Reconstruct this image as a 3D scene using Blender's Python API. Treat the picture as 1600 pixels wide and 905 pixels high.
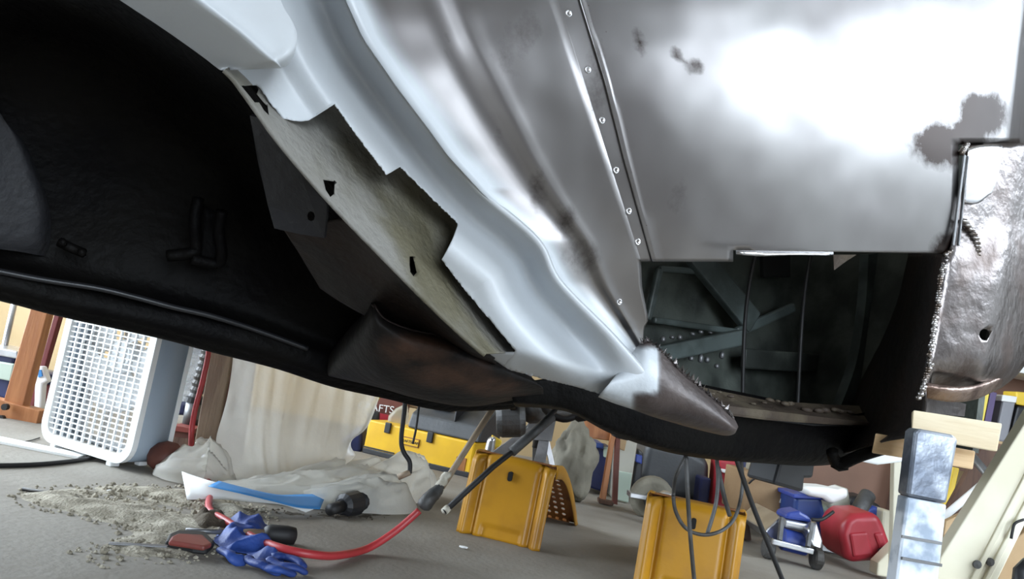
import bpy, bmesh, math, random
from mathutils import Vector, Matrix, noise
random.seed(7)
SC = bpy.context.scene
COL = SC.collection
for o in list(bpy.data.objects): bpy.data.objects.remove(o)

# ------------------------------------------------------------------ camera
FPX = 1244.0; PITCH = math.radians(6); ROLL = math.radians(10.3); CH = 0.45
fw = Vector((0, math.cos(PITCH), math.sin(PITCH)))
r0 = Vector((1, 0, 0)); u0 = Vector((0, -math.sin(PITCH), math.cos(PITCH)))
CR = r0*math.cos(ROLL) + u0*math.sin(ROLL)
CU = -r0*math.sin(ROLL) + u0*math.cos(ROLL)
cam = bpy.data.cameras.new('camera'); cam.sensor_width = 36; cam.lens = FPX/1600*36; cam.clip_start = 0.02
co = bpy.data.objects.new('camera', cam); COL.objects.link(co)
mw = Matrix((CR, CU, -fw)).transposed().to_4x4(); mw.translation = (0, 0, CH); co.matrix_world = mw
SC.camera = co

# ------------------------------------------------------------------ light
SC.view_settings.view_transform = 'Standard'; SC.view_settings.look = 'None'
SC.view_settings.gamma = 1; SC.view_settings.use_curve_mapping = False
SC.view_settings.exposure = 0.4
W = bpy.data.worlds.new('sky'); SC.world = W; W.use_nodes = True
bg = W.node_tree.nodes['Background']; bg.inputs[0].default_value = (0.78, 0.89, 1.0, 1); bg.inputs[1].default_value = 13.0

def portal(name, loc, rot, sx, sy):
    l = bpy.data.lights.new(name, 'AREA'); l.shape = 'RECTANGLE'; l.size = sx; l.size_y = sy
    l.cycles.is_portal = True
    o = bpy.data.objects.new(name, l); COL.objects.link(o); o.location = loc; o.rotation_euler = rot
    return o
portal('sky_portal_right', (2.9, .9, 1.2), (0, math.radians(90), 0), 2.4, 2.2)
portal('sky_portal_front', (1.7, -3.0, 1.2), (math.radians(90), 0, 0), 2.2, 2.4)
portal('sky_portal_left', (-3.4, 2.7, 1.25), (0, math.radians(-90), 0), 2.1, 3.0)

# ------------------------------------------------------------------ pixel / world helpers
def ray(px, py): return fw*FPX + CR*(px-800) - CU*(py-452.5)
O = Vector((0, 0, CH))
def F(px, py, z=0.0):
    d = ray(px, py); return O + d*((z-CH)/d.z)
def Y(px, py, y):
    d = ray(px, py); return O + d*(y/d.y)
AN = math.radians(31)
SN = Vector((math.sin(AN), -math.cos(AN), 0)); SD = Vector((math.cos(AN), math.sin(AN), 0)); SP = Vector((.145, .9, 0))
def S(px, py, off=0.0):                 # point on the car's side plane, moved outward by off
    d = ray(px, py); return O + d*((SP.dot(SN)+off)/d.dot(SN))
def lerp(a, b, t): return a + (b-a)*t
def curve(pts, y, k=1):                 # piecewise-linear lookup x(y)
    if y <= pts[0][k]: a, b = pts[0], pts[1]
    elif y >= pts[-1][k]: a, b = pts[-2], pts[-1]
    else:
        for a, b in zip(pts, pts[1:]):
            if a[k] <= y <= b[k]: break
    return lerp(a[1-k], b[1-k], (y-a[k])/(b[k]-a[k]))
def cat(p0, p1, p2, p3, t):
    return (p1*2 + (p2-p0)*t + (p0*2-p1*5+p2*4-p3)*t*t + (p1*3-p0-p2*3+p3)*t*t*t)*.5
def cm(pts, n):
    pts = [Vector(p) for p in pts]; out = []
    for i in range(len(pts)-1):
        a = pts[max(i-1, 0)]; b = pts[i]; c = pts[i+1]; d = pts[min(i+2, len(pts)-1)]
        for k in range(n): out.append(cat(a, b, c, d, k/n))
    out.append(pts[-1].copy()); return out
def cmgrid(rows, nu, nv):
    rr = [cm(r, nu) for r in rows]
    cols = [cm([r[j] for r in rr], nv) for j in range(len(rr[0]))]
    return [[cols[j][i] for j in range(len(cols))] for i in range(len(cols[0]))]
def nz(v, s=1.0): return noise.noise(Vector(v)*s)

# ------------------------------------------------------------------ materials
MATS = {}
def mat(name, c1, rough=.6, metal=0.0, c2=None, sc=6.0, lo=.4, hi=.6, bump=0.0, bsc=40.0, spec=.5, rough2=None, detail=5.0, trans=0.0, alpha=1.0, aniso=None, over=None, burn=None):
    m = bpy.data.materials.new(name); m.use_nodes = True; nt = m.node_tree; N = nt.nodes; L = nt.links
    b = N['Principled BSDF']; b.inputs['Roughness'].default_value = rough; b.inputs['Metallic'].default_value = metal
    b.inputs['Specular IOR Level'].default_value = spec
    b.inputs['Transmission Weight'].default_value = trans; b.inputs['Alpha'].default_value = alpha
    c1 = (*c1, 1); b.inputs['Base Color'].default_value = c1
    tc = N.new('ShaderNodeTexCoord'); out = None
    vec = tc.outputs['Object']
    if aniso:
        mp = N.new('ShaderNodeMapping'); mp.inputs['Scale'].default_value = aniso; L.new(vec, mp.inputs[0]); vec = mp.outputs[0]
    if c2:
        n = N.new('ShaderNodeTexNoise'); n.inputs['Scale'].default_value = sc; n.inputs['Detail'].default_value = detail
        L.new(vec, n.inputs['Vector'])
        r = N.new('ShaderNodeValToRGB'); r.color_ramp.elements[0].position = lo; r.color_ramp.elements[1].position = hi
        r.color_ramp.elements[0].color = c1; r.color_ramp.elements[1].color = (*c2, 1)
        r.color_ramp.interpolation = 'EASE'
        L.new(n.outputs['Fac'], r.inputs[0]); L.new(r.outputs[0], b.inputs['Base Color']); out = r.outputs[0]
        if rough2 is not None:
            mr = N.new('ShaderNodeMapRange'); mr.interpolation_type = 'SMOOTHSTEP'; mr.inputs[1].default_value = lo; mr.inputs[2].default_value = hi
            mr.inputs[3].default_value = rough; mr.inputs[4].default_value = rough2
            L.new(n.outputs['Fac'], mr.inputs[0]); L.new(mr.outputs[0], b.inputs['Roughness'])
    if bump:
        n2 = N.new('ShaderNodeTexNoise'); n2.inputs['Scale'].default_value = bsc; n2.inputs['Detail'].default_value = 6
        L.new(vec, n2.inputs['Vector'])
        bp = N.new('ShaderNodeBump'); bp.inputs['Strength'].default_value = bump; bp.inputs['Distance'].default_value = .01
        L.new(n2.outputs['Fac'], bp.inputs['Height']); L.new(bp.outputs[0], b.inputs['Normal'])
    if over:                              # a second paint/finish, laid where the mesh attribute 'coat' says
        at = N.new('ShaderNodeAttribute'); at.attribute_name = 'coat'
        n3 = N.new('ShaderNodeTexNoise'); n3.inputs['Scale'].default_value = 35; n3.inputs['Detail'].default_value = 6
        L.new(tc.outputs['Object'], n3.inputs['Vector'])
        ad = N.new('ShaderNodeMath'); ad.operation = 'MULTIPLY_ADD'; ad.inputs[1].default_value = .25; ad.inputs[2].default_value = -.125
        L.new(n3.outputs['Fac'], ad.inputs[0])
        sm = N.new('ShaderNodeMath'); sm.operation = 'ADD'; sm.use_clamp = True
        L.new(at.outputs['Fac'], sm.inputs[0]); L.new(ad.outputs[0], sm.inputs[1])
        gt = N.new('ShaderNodeMath'); gt.operation = 'MULTIPLY'; gt.use_clamp = True
        L.new(sm.outputs[0], gt.inputs[0]); L.new(at.outputs['Fac'], gt.inputs[1])
        gt2 = N.new('ShaderNodeMapRange'); gt2.inputs[1].default_value = 0; gt2.inputs[2].default_value = .7
        L.new(gt.outputs[0], gt2.inputs[0]); fac = gt2.outputs[0]
        mx = N.new('ShaderNodeMix'); mx.data_type = 'RGBA'; mx.inputs[7].default_value = (*over[0], 1)
        if out: L.new(out, mx.inputs[6])
        else: mx.inputs[6].default_value = c1
        L.new(fac, mx.inputs[0]); L.new(mx.outputs[2], b.inputs['Base Color'])
        mm = N.new('ShaderNodeMapRange'); mm.inputs[3].default_value = metal; mm.inputs[4].default_value = 0
        L.new(fac, mm.inputs[0]); L.new(mm.outputs[0], b.inputs['Metallic'])
    if burn:                              # heat-browned metal, laid where the mesh attribute 'burn' says
        at = N.new('ShaderNodeAttribute'); at.attribute_name = 'burn'
        n4 = N.new('ShaderNodeTexNoise'); n4.inputs['Scale'].default_value = 22; n4.inputs['Detail'].default_value = 8; n4.inputs['Roughness'].default_value = .7
        L.new(tc.outputs['Object'], n4.inputs['Vector'])
        ml = N.new('ShaderNodeMath'); ml.operation = 'MULTIPLY'; L.new(at.outputs['Fac'], ml.inputs[0]); L.new(n4.outputs['Fac'], ml.inputs[1])
        mr2 = N.new('ShaderNodeMapRange'); mr2.inputs[1].default_value = .22; mr2.inputs[2].default_value = .5; L.new(ml.outputs[0], mr2.inputs[0])
        src = b.inputs['Base Color'].links[0].from_socket
        mx2 = N.new('ShaderNodeMix'); mx2.data_type = 'RGBA'; mx2.inputs[7].default_value = (*burn, 1)
        L.new(src, mx2.inputs[6]); L.new(mr2.outputs[0], mx2.inputs[0]); L.new(mx2.outputs[2], b.inputs['Base Color'])
        if b.inputs['Metallic'].links:
            ms = b.inputs['Metallic'].links[0].from_socket; mq = N.new('ShaderNodeMath'); mq.operation = 'MULTIPLY'
            iv = N.new('ShaderNodeMath'); iv.operation = 'MULTIPLY_ADD'; iv.inputs[1].default_value = 0.0; iv.inputs[2].default_value = 1
            L.new(mr2.outputs[0], iv.inputs[0]); L.new(ms, mq.inputs[0]); L.new(iv.outputs[0], mq.inputs[1]); L.new(mq.outputs[0], b.inputs['Metallic'])
        if b.inputs['Roughness'].links:
            rs = b.inputs['Roughness'].links[0].from_socket; ad2 = N.new('ShaderNodeMath'); ad2.operation = 'MULTIPLY_ADD'; ad2.inputs[1].default_value = .12
            L.new(mr2.outputs[0], ad2.inputs[0]); L.new(rs, ad2.inputs[2]); L.new(ad2.outputs[0], b.inputs['Roughness'])
    MATS[name] = m; return m
PRIM = (.49, .515, .54)
mat('concrete', (.185, .160, .130), .85, c2=(.30, .275, .235), sc=1.6, lo=.35, hi=.65, bump=.25, bsc=60)
mat('wood_wall', (.075, .052, .038), .85, c2=(.055, .038, .028), sc=3, bump=.1, bsc=20)
mat('driveway_paving', (.07, .068, .065), .9, c2=(.09, .088, .085), sc=3, bump=.2, bsc=50)
mat('tan_wall', (.40, .28, .14), .8, c2=(.45, .33, .18), sc=2, bump=.1, bsc=20)
mat('white_wall', (.55, .53, .48), .85, c2=(.60, .58, .53), sc=2, bump=.1, bsc=20)
mat('ceiling_board', (.5, .47, .42), .9, c2=(.55, .52, .47), sc=2, bump=.1, bsc=20)
mat('siding', (.14, .14, .135), .9, c2=(.18, .175, .165), sc=1, bump=.1, bsc=8)
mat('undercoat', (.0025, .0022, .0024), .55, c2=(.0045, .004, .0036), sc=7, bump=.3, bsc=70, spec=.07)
mat('gray_undercoat', (.022, .022, .025), .6, c2=(.03, .029, .03), sc=9, bump=.3, bsc=80, spec=.3)
mat('rust_brown', (.020, .012, .009), .6, c2=(.012, .009, .008), sc=9, bump=.3, bsc=50, spec=.35)
mat('rust_bright', (.012, .010, .009), .6, c2=(.007, .006, .006), sc=8, lo=.42, hi=.66, bump=.3, bsc=60, spec=.2, burn=(.060, .032, .021))
mat('primer', PRIM, .42, c2=(.46, .475, .49), sc=5, bump=.04, bsc=200)
mat('trough_coat', (.215, .205, .185), .75, c2=(.11, .098, .062), sc=6, lo=.45, hi=.7, bump=.55, bsc=70, spec=.3)
mat('bare_steel', (.25, .24, .235), .285, 1.0, c2=(.15, .138, .135), sc=5, lo=.2, hi=.8, detail=3.0, rough2=.36, over=(PRIM,), burn=(.020, .012, .009))
mat('worn_steel', (.20, .18, .175), .30, 1.0, c2=(.10, .075, .065), sc=9, lo=.40, hi=.66, bump=.25, bsc=45, rough2=.5)
mat('bright_steel', (.8, .8, .82), .25, 1.0, c2=(.6, .6, .62), sc=12, bump=.1, bsc=40)
mat('weld_metal', (.5, .48, .47), .34, 1.0, c2=(.16, .13, .11), sc=60, bump=.2, bsc=120)
mat('burnt_steel', (.30, .22, .18), .4, 1.0, c2=(.15, .10, .08), sc=20, bump=.3, bsc=80)
mat('sill_brown', (.070, .052, .047), .45, .35, c2=(.040, .028, .025), sc=12, bump=.2, bsc=60, over=(PRIM,))
mat('inner_green', (.075, .085, .072), .6, c2=(.022, .026, .022), sc=10, lo=.4, hi=.65, bump=.4, bsc=35)
mat('inner_rib', (.085, .105, .10), .5, c2=(.045, .055, .05), sc=14, bump=.2, bsc=40)
mat('ledge_olive', (.09, .07, .045), .7, c2=(.045, .03, .02), sc=15, bump=.4, bsc=60)
mat('axle_gray', (.10, .10, .10), .55, .3, c2=(.05, .045, .04), sc=15, bump=.3, bsc=60)
mat('white_plastic', (.88, .89, .89), .4)
mat('fan_gray', (.30, .36, .43), .45, c2=(.33, .39, .46), sc=5)
mat('fan_dark', (.05, .06, .065), .5)
mat('orange_wood', (.42, .17, .062), .45, c2=(.33, .12, .04), sc=5, bump=.1, bsc=30, aniso=(6, 6, .6))
mat('pale_wood', (.72, .50, .28), .6, c2=(.62, .40, .20), sc=6, bump=.1, bsc=30, aniso=(.7, 6, 8))
mat('raw_pine', (.80, .68, .48), .6, c2=(.72, .58, .38), sc=6, bump=.1, bsc=30, aniso=(.7, 6, 8))
mat('brown_wood', (.13, .07, .045), .7, c2=(.08, .04, .028), sc=6, bump=.2, bsc=30, aniso=(5, 5, .8))
mat('brown_panel', (.16, .085, .055), .7, c2=(.19, .10, .065), sc=3, bump=.1, bsc=20)
mat('taupe_wood', (.26, .19, .13), .7, c2=(.19, .13, .09), sc=6, bump=.15, bsc=30, aniso=(5, 5, .8))
mat('redbrown_wood', (.15, .045, .03), .6, c2=(.10, .03, .02), sc=6, bump=.2, bsc=30)
mat('black_plastic', (.014, .014, .016), .45, c2=(.02, .02, .022), sc=10)
mat('dark_gray_plastic', (.04, .042, .045), .5, c2=(.05, .052, .055), sc=10, bump=.1, bsc=80)
mat('black_rubber', (.012, .011, .011), .6)
mat('red_rubber', (.42, .035, .04), .45, c2=(.33, .03, .03), sc=14)
mat('red_plastic', (.40, .03, .045), .4, c2=(.33, .02, .03), sc=8)
mat('dark_red', (.13, .015, .015), .6)
mat('red_paint', (.22, .045, .035), .5, c2=(.16, .04, .03), sc=22, lo=.5, hi=.7)
mat('blue_nitrile', (.025, .07, .30), .6, c2=(.018, .045, .20), sc=12, bump=.3, bsc=70)
mat('blue_plastic', (.02, .055, .22), .45, c2=(.015, .04, .17), sc=8)
mat('navy_plastic', (.012, .018, .085), .5, c2=(.010, .014, .06), sc=8)
mat('blue_paint', (.03, .06, .30), .4)
mat('blue_card', (.045, .24, .56), .5, c2=(.04, .21, .50), sc=6)
mat('white_card', (.80, .80, .78), .6)
mat('yellow_paint', (.50, .235, .010), .42, c2=(.33, .145, .010), sc=7, lo=.42, hi=.75, bump=.08, bsc=30)
mat('yellow_tread', (.30, .11, .02), .6, c2=(.20, .07, .02), sc=9, bump=.2, bsc=50)
mat('yellow_plastic', (.78, .46, .012), .4, c2=(.70, .40, .012), sc=7)
mat('yellow_tape', (.8, .55, .05), .5)
mat('gray_metal', (.22, .22, .225), .45, .6, c2=(.14, .14, .14), sc=12, bump=.1, bsc=50)
mat('silver_metal', (.62, .63, .65), .3, .9, c2=(.5, .5, .52), sc=10)
mat('chrome_foil', (.75, .77, .80), .22, .8, c2=(.6, .62, .66), sc=10, bump=.4, bsc=25)
mat('painted_aluminium', (.72, .78, .86), .4, .15, c2=(.30, .36, .45), sc=16, lo=.52, hi=.66, bump=.1, bsc=40)
mat('worn_aluminium', (.40, .43, .48), .4, .6, c2=(.14, .16, .20), sc=14, lo=.42, hi=.62, bump=.15, bsc=60)
mat('cream_paint', (.74, .70, .56), .5, c2=(.68, .63, .48), sc=4, bump=.05, bsc=30)
mat('cardboard', (.34, .22, .12), .8, c2=(.30, .19, .10), sc=5, bump=.1, bsc=60)
mat('tan_board', (.45, .31, .17), .75, c2=(.38, .25, .13), sc=5)
mat('canvas', (.25, .23, .18), .85, c2=(.17, .155, .12), sc=9, bump=.5, bsc=25)
mat('stick_wood', (.33, .25, .17), .6, c2=(.25, .18, .12), sc=15)
mat('sand', (.42, .38, .30), .95, c2=(.27, .24, .18), sc=25, bump=.6, bsc=160)
mat('soil', (.10, .08, .055), .95, c2=(.06, .045, .03), sc=25, bump=.6, bsc=160)
mat('tape_white', (.6, .57, .48), .7, c2=(.42, .38, .3), sc=40)
mat('pale_green', (.42, .50, .42), .4)
mat('paper_text', (.75, .62, .55), .6)
mat('grille_hole', (.004, .004, .004), .8)
mat('book_white', (.75, .73, .68), .6); mat('book_yellow', (.78, .62, .10), .6); mat('book_gray', (.25, .25, .27), .6); mat('book_violet', (.10, .07, .16), .6); mat('book_red', (.40, .05, .04), .6)

def clear(name, col, tr, rough=.35, translucent=.5, bump=0, bsc=20, gloss=.25):
    m = bpy.data.materials.new(name); m.use_nodes = True; nt = m.node_tree; N = nt.nodes; L = nt.links
    for n in list(N):
        if n.type != 'OUTPUT_MATERIAL': N.remove(n)
    out = [n for n in N][0]
    d = N.new('ShaderNodeBsdfDiffuse'); d.inputs[0].default_value = (*col, 1)
    t = N.new('ShaderNodeBsdfTranslucent'); t.inputs[0].default_value = (*col, 1)
    g = N.new('ShaderNodeBsdfGlossy'); g.inputs[1].default_value = rough
    x = N.new('ShaderNodeBsdfTransparent')
    m1 = N.new('ShaderNodeMixShader'); m1.inputs[0].default_value = translucent; L.new(d.outputs[0], m1.inputs[1]); L.new(t.outputs[0], m1.inputs[2])
    lw = N.new('ShaderNodeLayerWeight'); lw.inputs[0].default_value = gloss
    m2 = N.new('ShaderNodeMixShader'); L.new(lw.outputs['Fresnel'], m2.inputs[0]); L.new(m1.outputs[0], m2.inputs[1]); L.new(g.outputs[0], m2.inputs[2])
    m3 = N.new('ShaderNodeMixShader'); m3.inputs[0].default_value = tr; L.new(m2.outputs[0], m3.inputs[1]); L.new(x.outputs[0], m3.inputs[2])
    L.new(m3.outputs[0], out.inputs[0])
    if bump:
        tc = N.new('ShaderNodeTexCoord'); n2 = N.new('ShaderNodeTexNoise'); n2.inputs['Scale'].default_value = bsc; n2.inputs['Detail'].default_value = 4
        L.new(tc.outputs['Object'], n2.inputs['Vector'])
        bp = N.new('ShaderNodeBump'); bp.inputs['Strength'].default_value = bump; bp.inputs['Distance'].default_value = .02
        L.new(n2.outputs['Fac'], bp.inputs['Height'])
        for s in (d, t, g): L.new(bp.outputs[0], s.inputs['Normal'])
    MATS[name] = m
clear('plastic_film', (.95, .93, .86), .24, .32, .5, .5, 12, .15)
clear('clear_plastic', (.62, .62, .55), .45, .2, .5)
clear('milky_jug', (.75, .74, .66), .10, .3, .5)

# ------------------------------------------------------------------ mesh builder
ORG = {}
class MB:
    def __init__(s): s.v = []; s.f = []; s.c = None
    def add(s, vf, M=None):
        v, f = vf; n = len(s.v)
        s.v += [ (M @ Vector(p)) if M else Vector(p) for p in v]; s.f += [tuple(i+n for i in q) for q in f]; return s
    def build(s, name, m, parent=None, smooth=False, solid=0, bevel=0, sub=0, off=0, merge=0, cutters=None, coat=None, burn=None, norm=True):
        o0 = Vector((0, 0, 0))
        if parent is not None: o0 = ORG.get(parent.name, o0)
        me = bpy.data.meshes.new(name); me.from_pydata([p-o0 for p in s.v], [], s.f)
        bm = bmesh.new(); bm.from_mesh(me)
        if merge: bmesh.ops.remove_doubles(bm, verts=bm.verts, dist=merge)
        if norm: bmesh.ops.recalc_face_normals(bm, faces=bm.faces)
        bm.to_mesh(me); bm.free()
        if coat:
            a = me.attributes.new('coat', 'FLOAT', 'POINT')
            for i, v in enumerate(me.vertices): a.data[i].value = coat(v.co+o0)
        if burn:
            a = me.attributes.new('burn', 'FLOAT', 'POINT')
            for i, v in enumerate(me.vertices): a.data[i].value = burn(v.co+o0)
        for p in me.polygons: p.use_smooth = smooth
        me.materials.append(MATS[m] if isinstance(m, str) else m)
        ob = bpy.data.objects.new(name, me); COL.objects.link(ob)
        if solid:
            q = ob.modifiers.new('thickness', 'SOLIDIFY'); q.thickness = solid; q.offset = off
        if cutters:
            for cvf in cutters:
                cme = bpy.data.meshes.new('c'); cme.from_pydata([Vector(p)-o0 for p in cvf[0]], [], cvf[1])
                b2 = bmesh.new(); b2.from_mesh(cme); bmesh.ops.recalc_face_normals(b2, faces=b2.faces); b2.to_mesh(cme); b2.free()
                cob = bpy.data.objects.new('c', cme); COL.objects.link(cob)
                q = ob.modifiers.new('cut', 'BOOLEAN'); q.object = cob; q.solver = 'EXACT'; q.operation = 'DIFFERENCE'
                bpy.context.view_layer.update()
                dg = bpy.context.evaluated_depsgraph_get()
                nm = bpy.data.meshes.new_from_object(ob.evaluated_get(dg))
                ob.modifiers.clear(); ob.data = nm; nm.name = name
                bpy.data.objects.remove(cob)
        if bevel:
            q = ob.modifiers.new('edge', 'BEVEL'); q.width = bevel; q.segments = 2 if bevel < .012 else 5
            if bevel >= .012:
                q.harden_normals = True
                for p in ob.data.polygons: p.use_smooth = True
            q.limit_method = 'ANGLE'; q.angle_limit = math.radians(40)
        if sub:
            q = ob.modifiers.new('round', 'SUBSURF'); q.levels = sub; q.render_levels = sub
        if parent is not None:
            ob.parent = parent; ORG[ob.name] = o0
        return ob

def box(x0, x1, y0, y1, z0, z1):
    v = [(x, y, z) for z in (z0, z1) for y in (y0, y1) for x in (x0, x1)]
    return v, [(0, 2, 3, 1), (4, 5, 7, 6), (0, 1, 5, 4), (2, 6, 7, 3), (0, 4, 6, 2), (1, 3, 7, 5)]
def grid(rows, close=False):
    n = len(rows[0]); v = [p for r in rows for p in r]; f = []
    for i in range(len(rows)-1):
        for j in range(n if close else n-1):
            k = (j+1) % n; f.append((i*n+j, i*n+k, (i+1)*n+k, (i+1)*n+j))
    return v, f
def frames(pts):
    pts = [Vector(p) for p in pts]; out = []; prev = None
    for i, p in enumerate(pts):
        t = (pts[min(i+1, len(pts)-1)] - pts[max(i-1, 0)]).normalized()
        if prev is None:
            a = Vector((0, 0, 1)) if abs(t.z) < .9 else Vector((1, 0, 0)); n = t.cross(a).normalized()
        else: n = (prev - t*prev.dot(t)).normalized()
        prev = n; out.append((p, t, n, t.cross(n)))
    return out
def tube(pts, r, n=10, sq=(1, 1), caps=True):
    fr = frames(pts); rows = []
    for i, (p, t, a, b) in enumerate(fr):
        rr = r[i] if isinstance(r, (list, tuple)) else r
        rows.append([p + a*(math.cos(2*math.pi*k/n)*rr*sq[0]) + b*(math.sin(2*math.pi*k/n)*rr*sq[1]) for k in range(n)])
    v, f = grid(rows, True)
    if caps: f = f + [tuple(range(n-1, -1, -1)), tuple(range(len(v)-n, len(v)))]
    return v, f
def bar(a, b, w, t, up=None):           # rectangular bar from a to b
    a = Vector(a); b = Vector(b); d = (b-a).normalized()
    up = Vector(up) if up else (Vector((0, -1, 0)) if abs(d.y) < .9 else Vector((0, 0, 1)))
    s = d.cross(up).normalized(); u = s.cross(d).normalized()
    v = [p + s*(i*w/2) + u*(j*t/2) for p in (a, b) for j in (-1, 1) for i in (-1, 1)]
    return v, [(0, 2, 3, 1), (4, 5, 7, 6), (0, 1, 5, 4), (2, 6, 7, 3), (0, 4, 6, 2), (1, 3, 7, 5)]
def lathe(prof, n=24, M=None):
    rows = [[Vector((r*math.cos(2*math.pi*k/n), r*math.sin(2*math.pi*k/n), z)) for k in range(n)] for r, z in prof]
    v, f = grid(rows, True); f = f + [tuple(range(n-1, -1, -1)), tuple(range(len(v)-n, len(v)))]
    if M: v = [M @ p for p in v]
    return v, f
def prism(pts, d):                      # polygon pushed along d
    pts = [Vector(p) for p in pts]; d = Vector(d); n = len(pts)
    return pts + [p+d for p in pts], [tuple(range(n)), tuple(range(2*n-1, n-1, -1))] + [(i, (i+1) % n, (i+1) % n + n, i+n) for i in range(n)]
def ico(c, r, sub=1, sc=(1, 1, 1), seed=0, amp=0, fr=3):
    bm = bmesh.new(); bmesh.ops.create_icosphere(bm, subdivisions=sub, radius=1)
    v = []
    for q in bm.verts:
        p = q.co.copy(); k = 1 + (amp*nz(p*fr + Vector((seed, seed*1.7, 0))) if amp else 0)
        v.append(Vector(c) + Vector((p.x*sc[0], p.y*sc[1], p.z*sc[2]))*r*k)
    f = [tuple(x.index for x in q.verts) for q in bm.faces]; bm.free(); return v, f
def outline(pts, y): return [Y(px, py, y) for px, py in pts]
def slab(pts, y, t): return prism(outline(pts, y), (0, t, 0))
def slabf(pts, y, t, bot):               # the same, with the listed corners standing on the floor
    o = outline(pts, y)
    for i in bot: o[i].z = 0.0
    return prism(o, (0, t, 0))

def tag(o, label, cat, group=None, kind=None):
    o['label'] = label; o['category'] = cat
    if group: o['group'] = group
    if kind: o['kind'] = kind
    return o
def thing(name, label, cat, loc=(0, 0, 0), rz=0.0, group=None, world=True):
    e = bpy.data.objects.new(name, None); COL.objects.link(e); e.location = loc; e.rotation_euler = (0, 0, rz); e.empty_display_size = .05
    if world: ORG[e.name] = Vector(loc)
    return tag(e, label, cat, group)
def struct(mb, name, m, **k):
    o = mb.build(name, m, **k); o['kind'] = 'structure'; return o
def dup(root, loc, rz, label):
    r = root.copy(); COL.objects.link(r); r.location = loc; r.rotation_euler = (0, 0, rz); r['label'] = label
    for ch in root.children:
        c = ch.copy(); COL.objects.link(c); c.parent = r
        for g in ch.children:
            d = g.copy(); COL.objects.link(d); d.parent = c
    return r
def text(name, s, size, m, parent, M, ext=.0008):
    c = bpy.data.curves.new(name, 'FONT'); c.body = s; c.size = size; c.extrude = ext; c.align_x = 'CENTER'; c.align_y = 'CENTER'
    t = bpy.data.objects.new(name, c); COL.objects.link(t); bpy.context.view_layer.update()
    me = bpy.data.meshes.new_from_object(t.evaluated_get(bpy.context.evaluated_depsgraph_get()))
    bpy.data.objects.remove(t); me.transform(M)
    me.materials.clear(); me.materials.append(MATS[m])
    o = bpy.data.objects.new(name, me); COL.objects.link(o); o.parent = parent; return o

# ------------------------------------------------------------------ the setting
struct(MB().add(box(-3.4, 2.9, -3, 4.7, -.1, 0)), 'floor', 'concrete')
struct(MB().add(box(-30, 30, -30, -3, -.12, -.02)).add(box(2.9, 30, -3, 4.7, -.12, -.02)), 'ground_driveway', 'driveway_paving')
struct(MB().add(box(-3.5, 3.0, 4.7, 4.8, 0, 2.8)), 'wall_back', 'tan_wall')
struct(MB().add(box(-3.5, -3.4, -3, 1.2, 0, 2.8)).add(box(-3.5, -3.4, 4.2, 4.7, 0, 2.8)).add(box(-3.5, -3.4, 1.2, 4.2, 0, .2)).add(box(-3.5, -3.4, 1.2, 4.2, 2.3, 2.8)), 'wall_left', 'white_wall')  # unseen side opening, made wide to light the fan and plastic sheet
struct(MB().add(box(2.9, 3.0, 2.0, 4.7, 0, 2.8)).add(box(2.9, 3.0, -3, -.2, 0, 2.8)).add(box(2.9, 3.0, -.2, 2.0, 2.4, 2.8)), 'wall_right', 'wood_wall')
struct(MB().add(box(-3.5, .6, -3.1, -3.0, 0, 2.8)).add(box(2.8, 3.0, -3.1, -3.0, 0, 2.8)).add(box(.6, 2.8, -3.1, -3.0, 2.4, 2.8)), 'wall_front', 'wood_wall')
struct(MB().add(box(-3.5, 3.0, -3.1, 4.8, 2.8, 2.9)), 'ceiling', 'ceiling_board')
struct(MB().add(box(8, 8.3, -9, 8, 0, 3.6)), 'wall_neighbour', 'siding')
# ------------------------------------------------------------------ the car body under repair
car = thing('car_body', 'stripped car body raised above the floor, bare steel side, primed wheel arch with cut-out metal', 'car', (.145, .9, 0))
A = [(500,-300),(505,-120),(520,-50),(540,0),(567,60),(621,138),(668,200),(700,244),(755,304),(838,377),(872,441),(952,523),(1003,580)]
L1 = [(780,-300),(870,0),(915,140),(960,280),(1000,405),(1015,470)]
L2 = [(815,-300),(905,0),(945,130),(975,250),(1018,405),(1030,470)]
TR = [(1640,-300),(1600,0),(1590,80),(1574,230),(1560,400)]
EDGE = [(1001,409),(1003,450),(1013,500),(1006,512),(1003,582)]
def off_panel(px, py):
    a = curve(A, py); l1 = curve(L1, py); l2 = curve(L2, py)
    if px < l1:
        s = max(0, min(1, (px-a)/(l1-a)))
        o = .020*(1-s)**2.2 + .0022*math.exp(-((s-.52)/.05)**2) - .004*math.exp(-((s-.36)/.12)**2)
    elif px < l2: o = -.0009
    else:
        s = (px-l2)/400
        o = 0.004*math.sin(min(s, 1)*math.pi)
        if px < l2+8: o += .0008
    o += .0016*nz((px*.009, py*.006, 3)) + .0007*nz((px*.022, py*.018, 9))
    o += -.012*max(0, (120-py)/420)**1.5 * (1 if py < 120 else 0)
    yt = 60 + (px-1000)*.33              # the side tucks under towards the bottom
    if py > yt: o -= .026*((py-yt)/300)**2
    return o
def smooth(x): x = max(0, min(1, x)); return x*x*(3-2*x)
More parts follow.
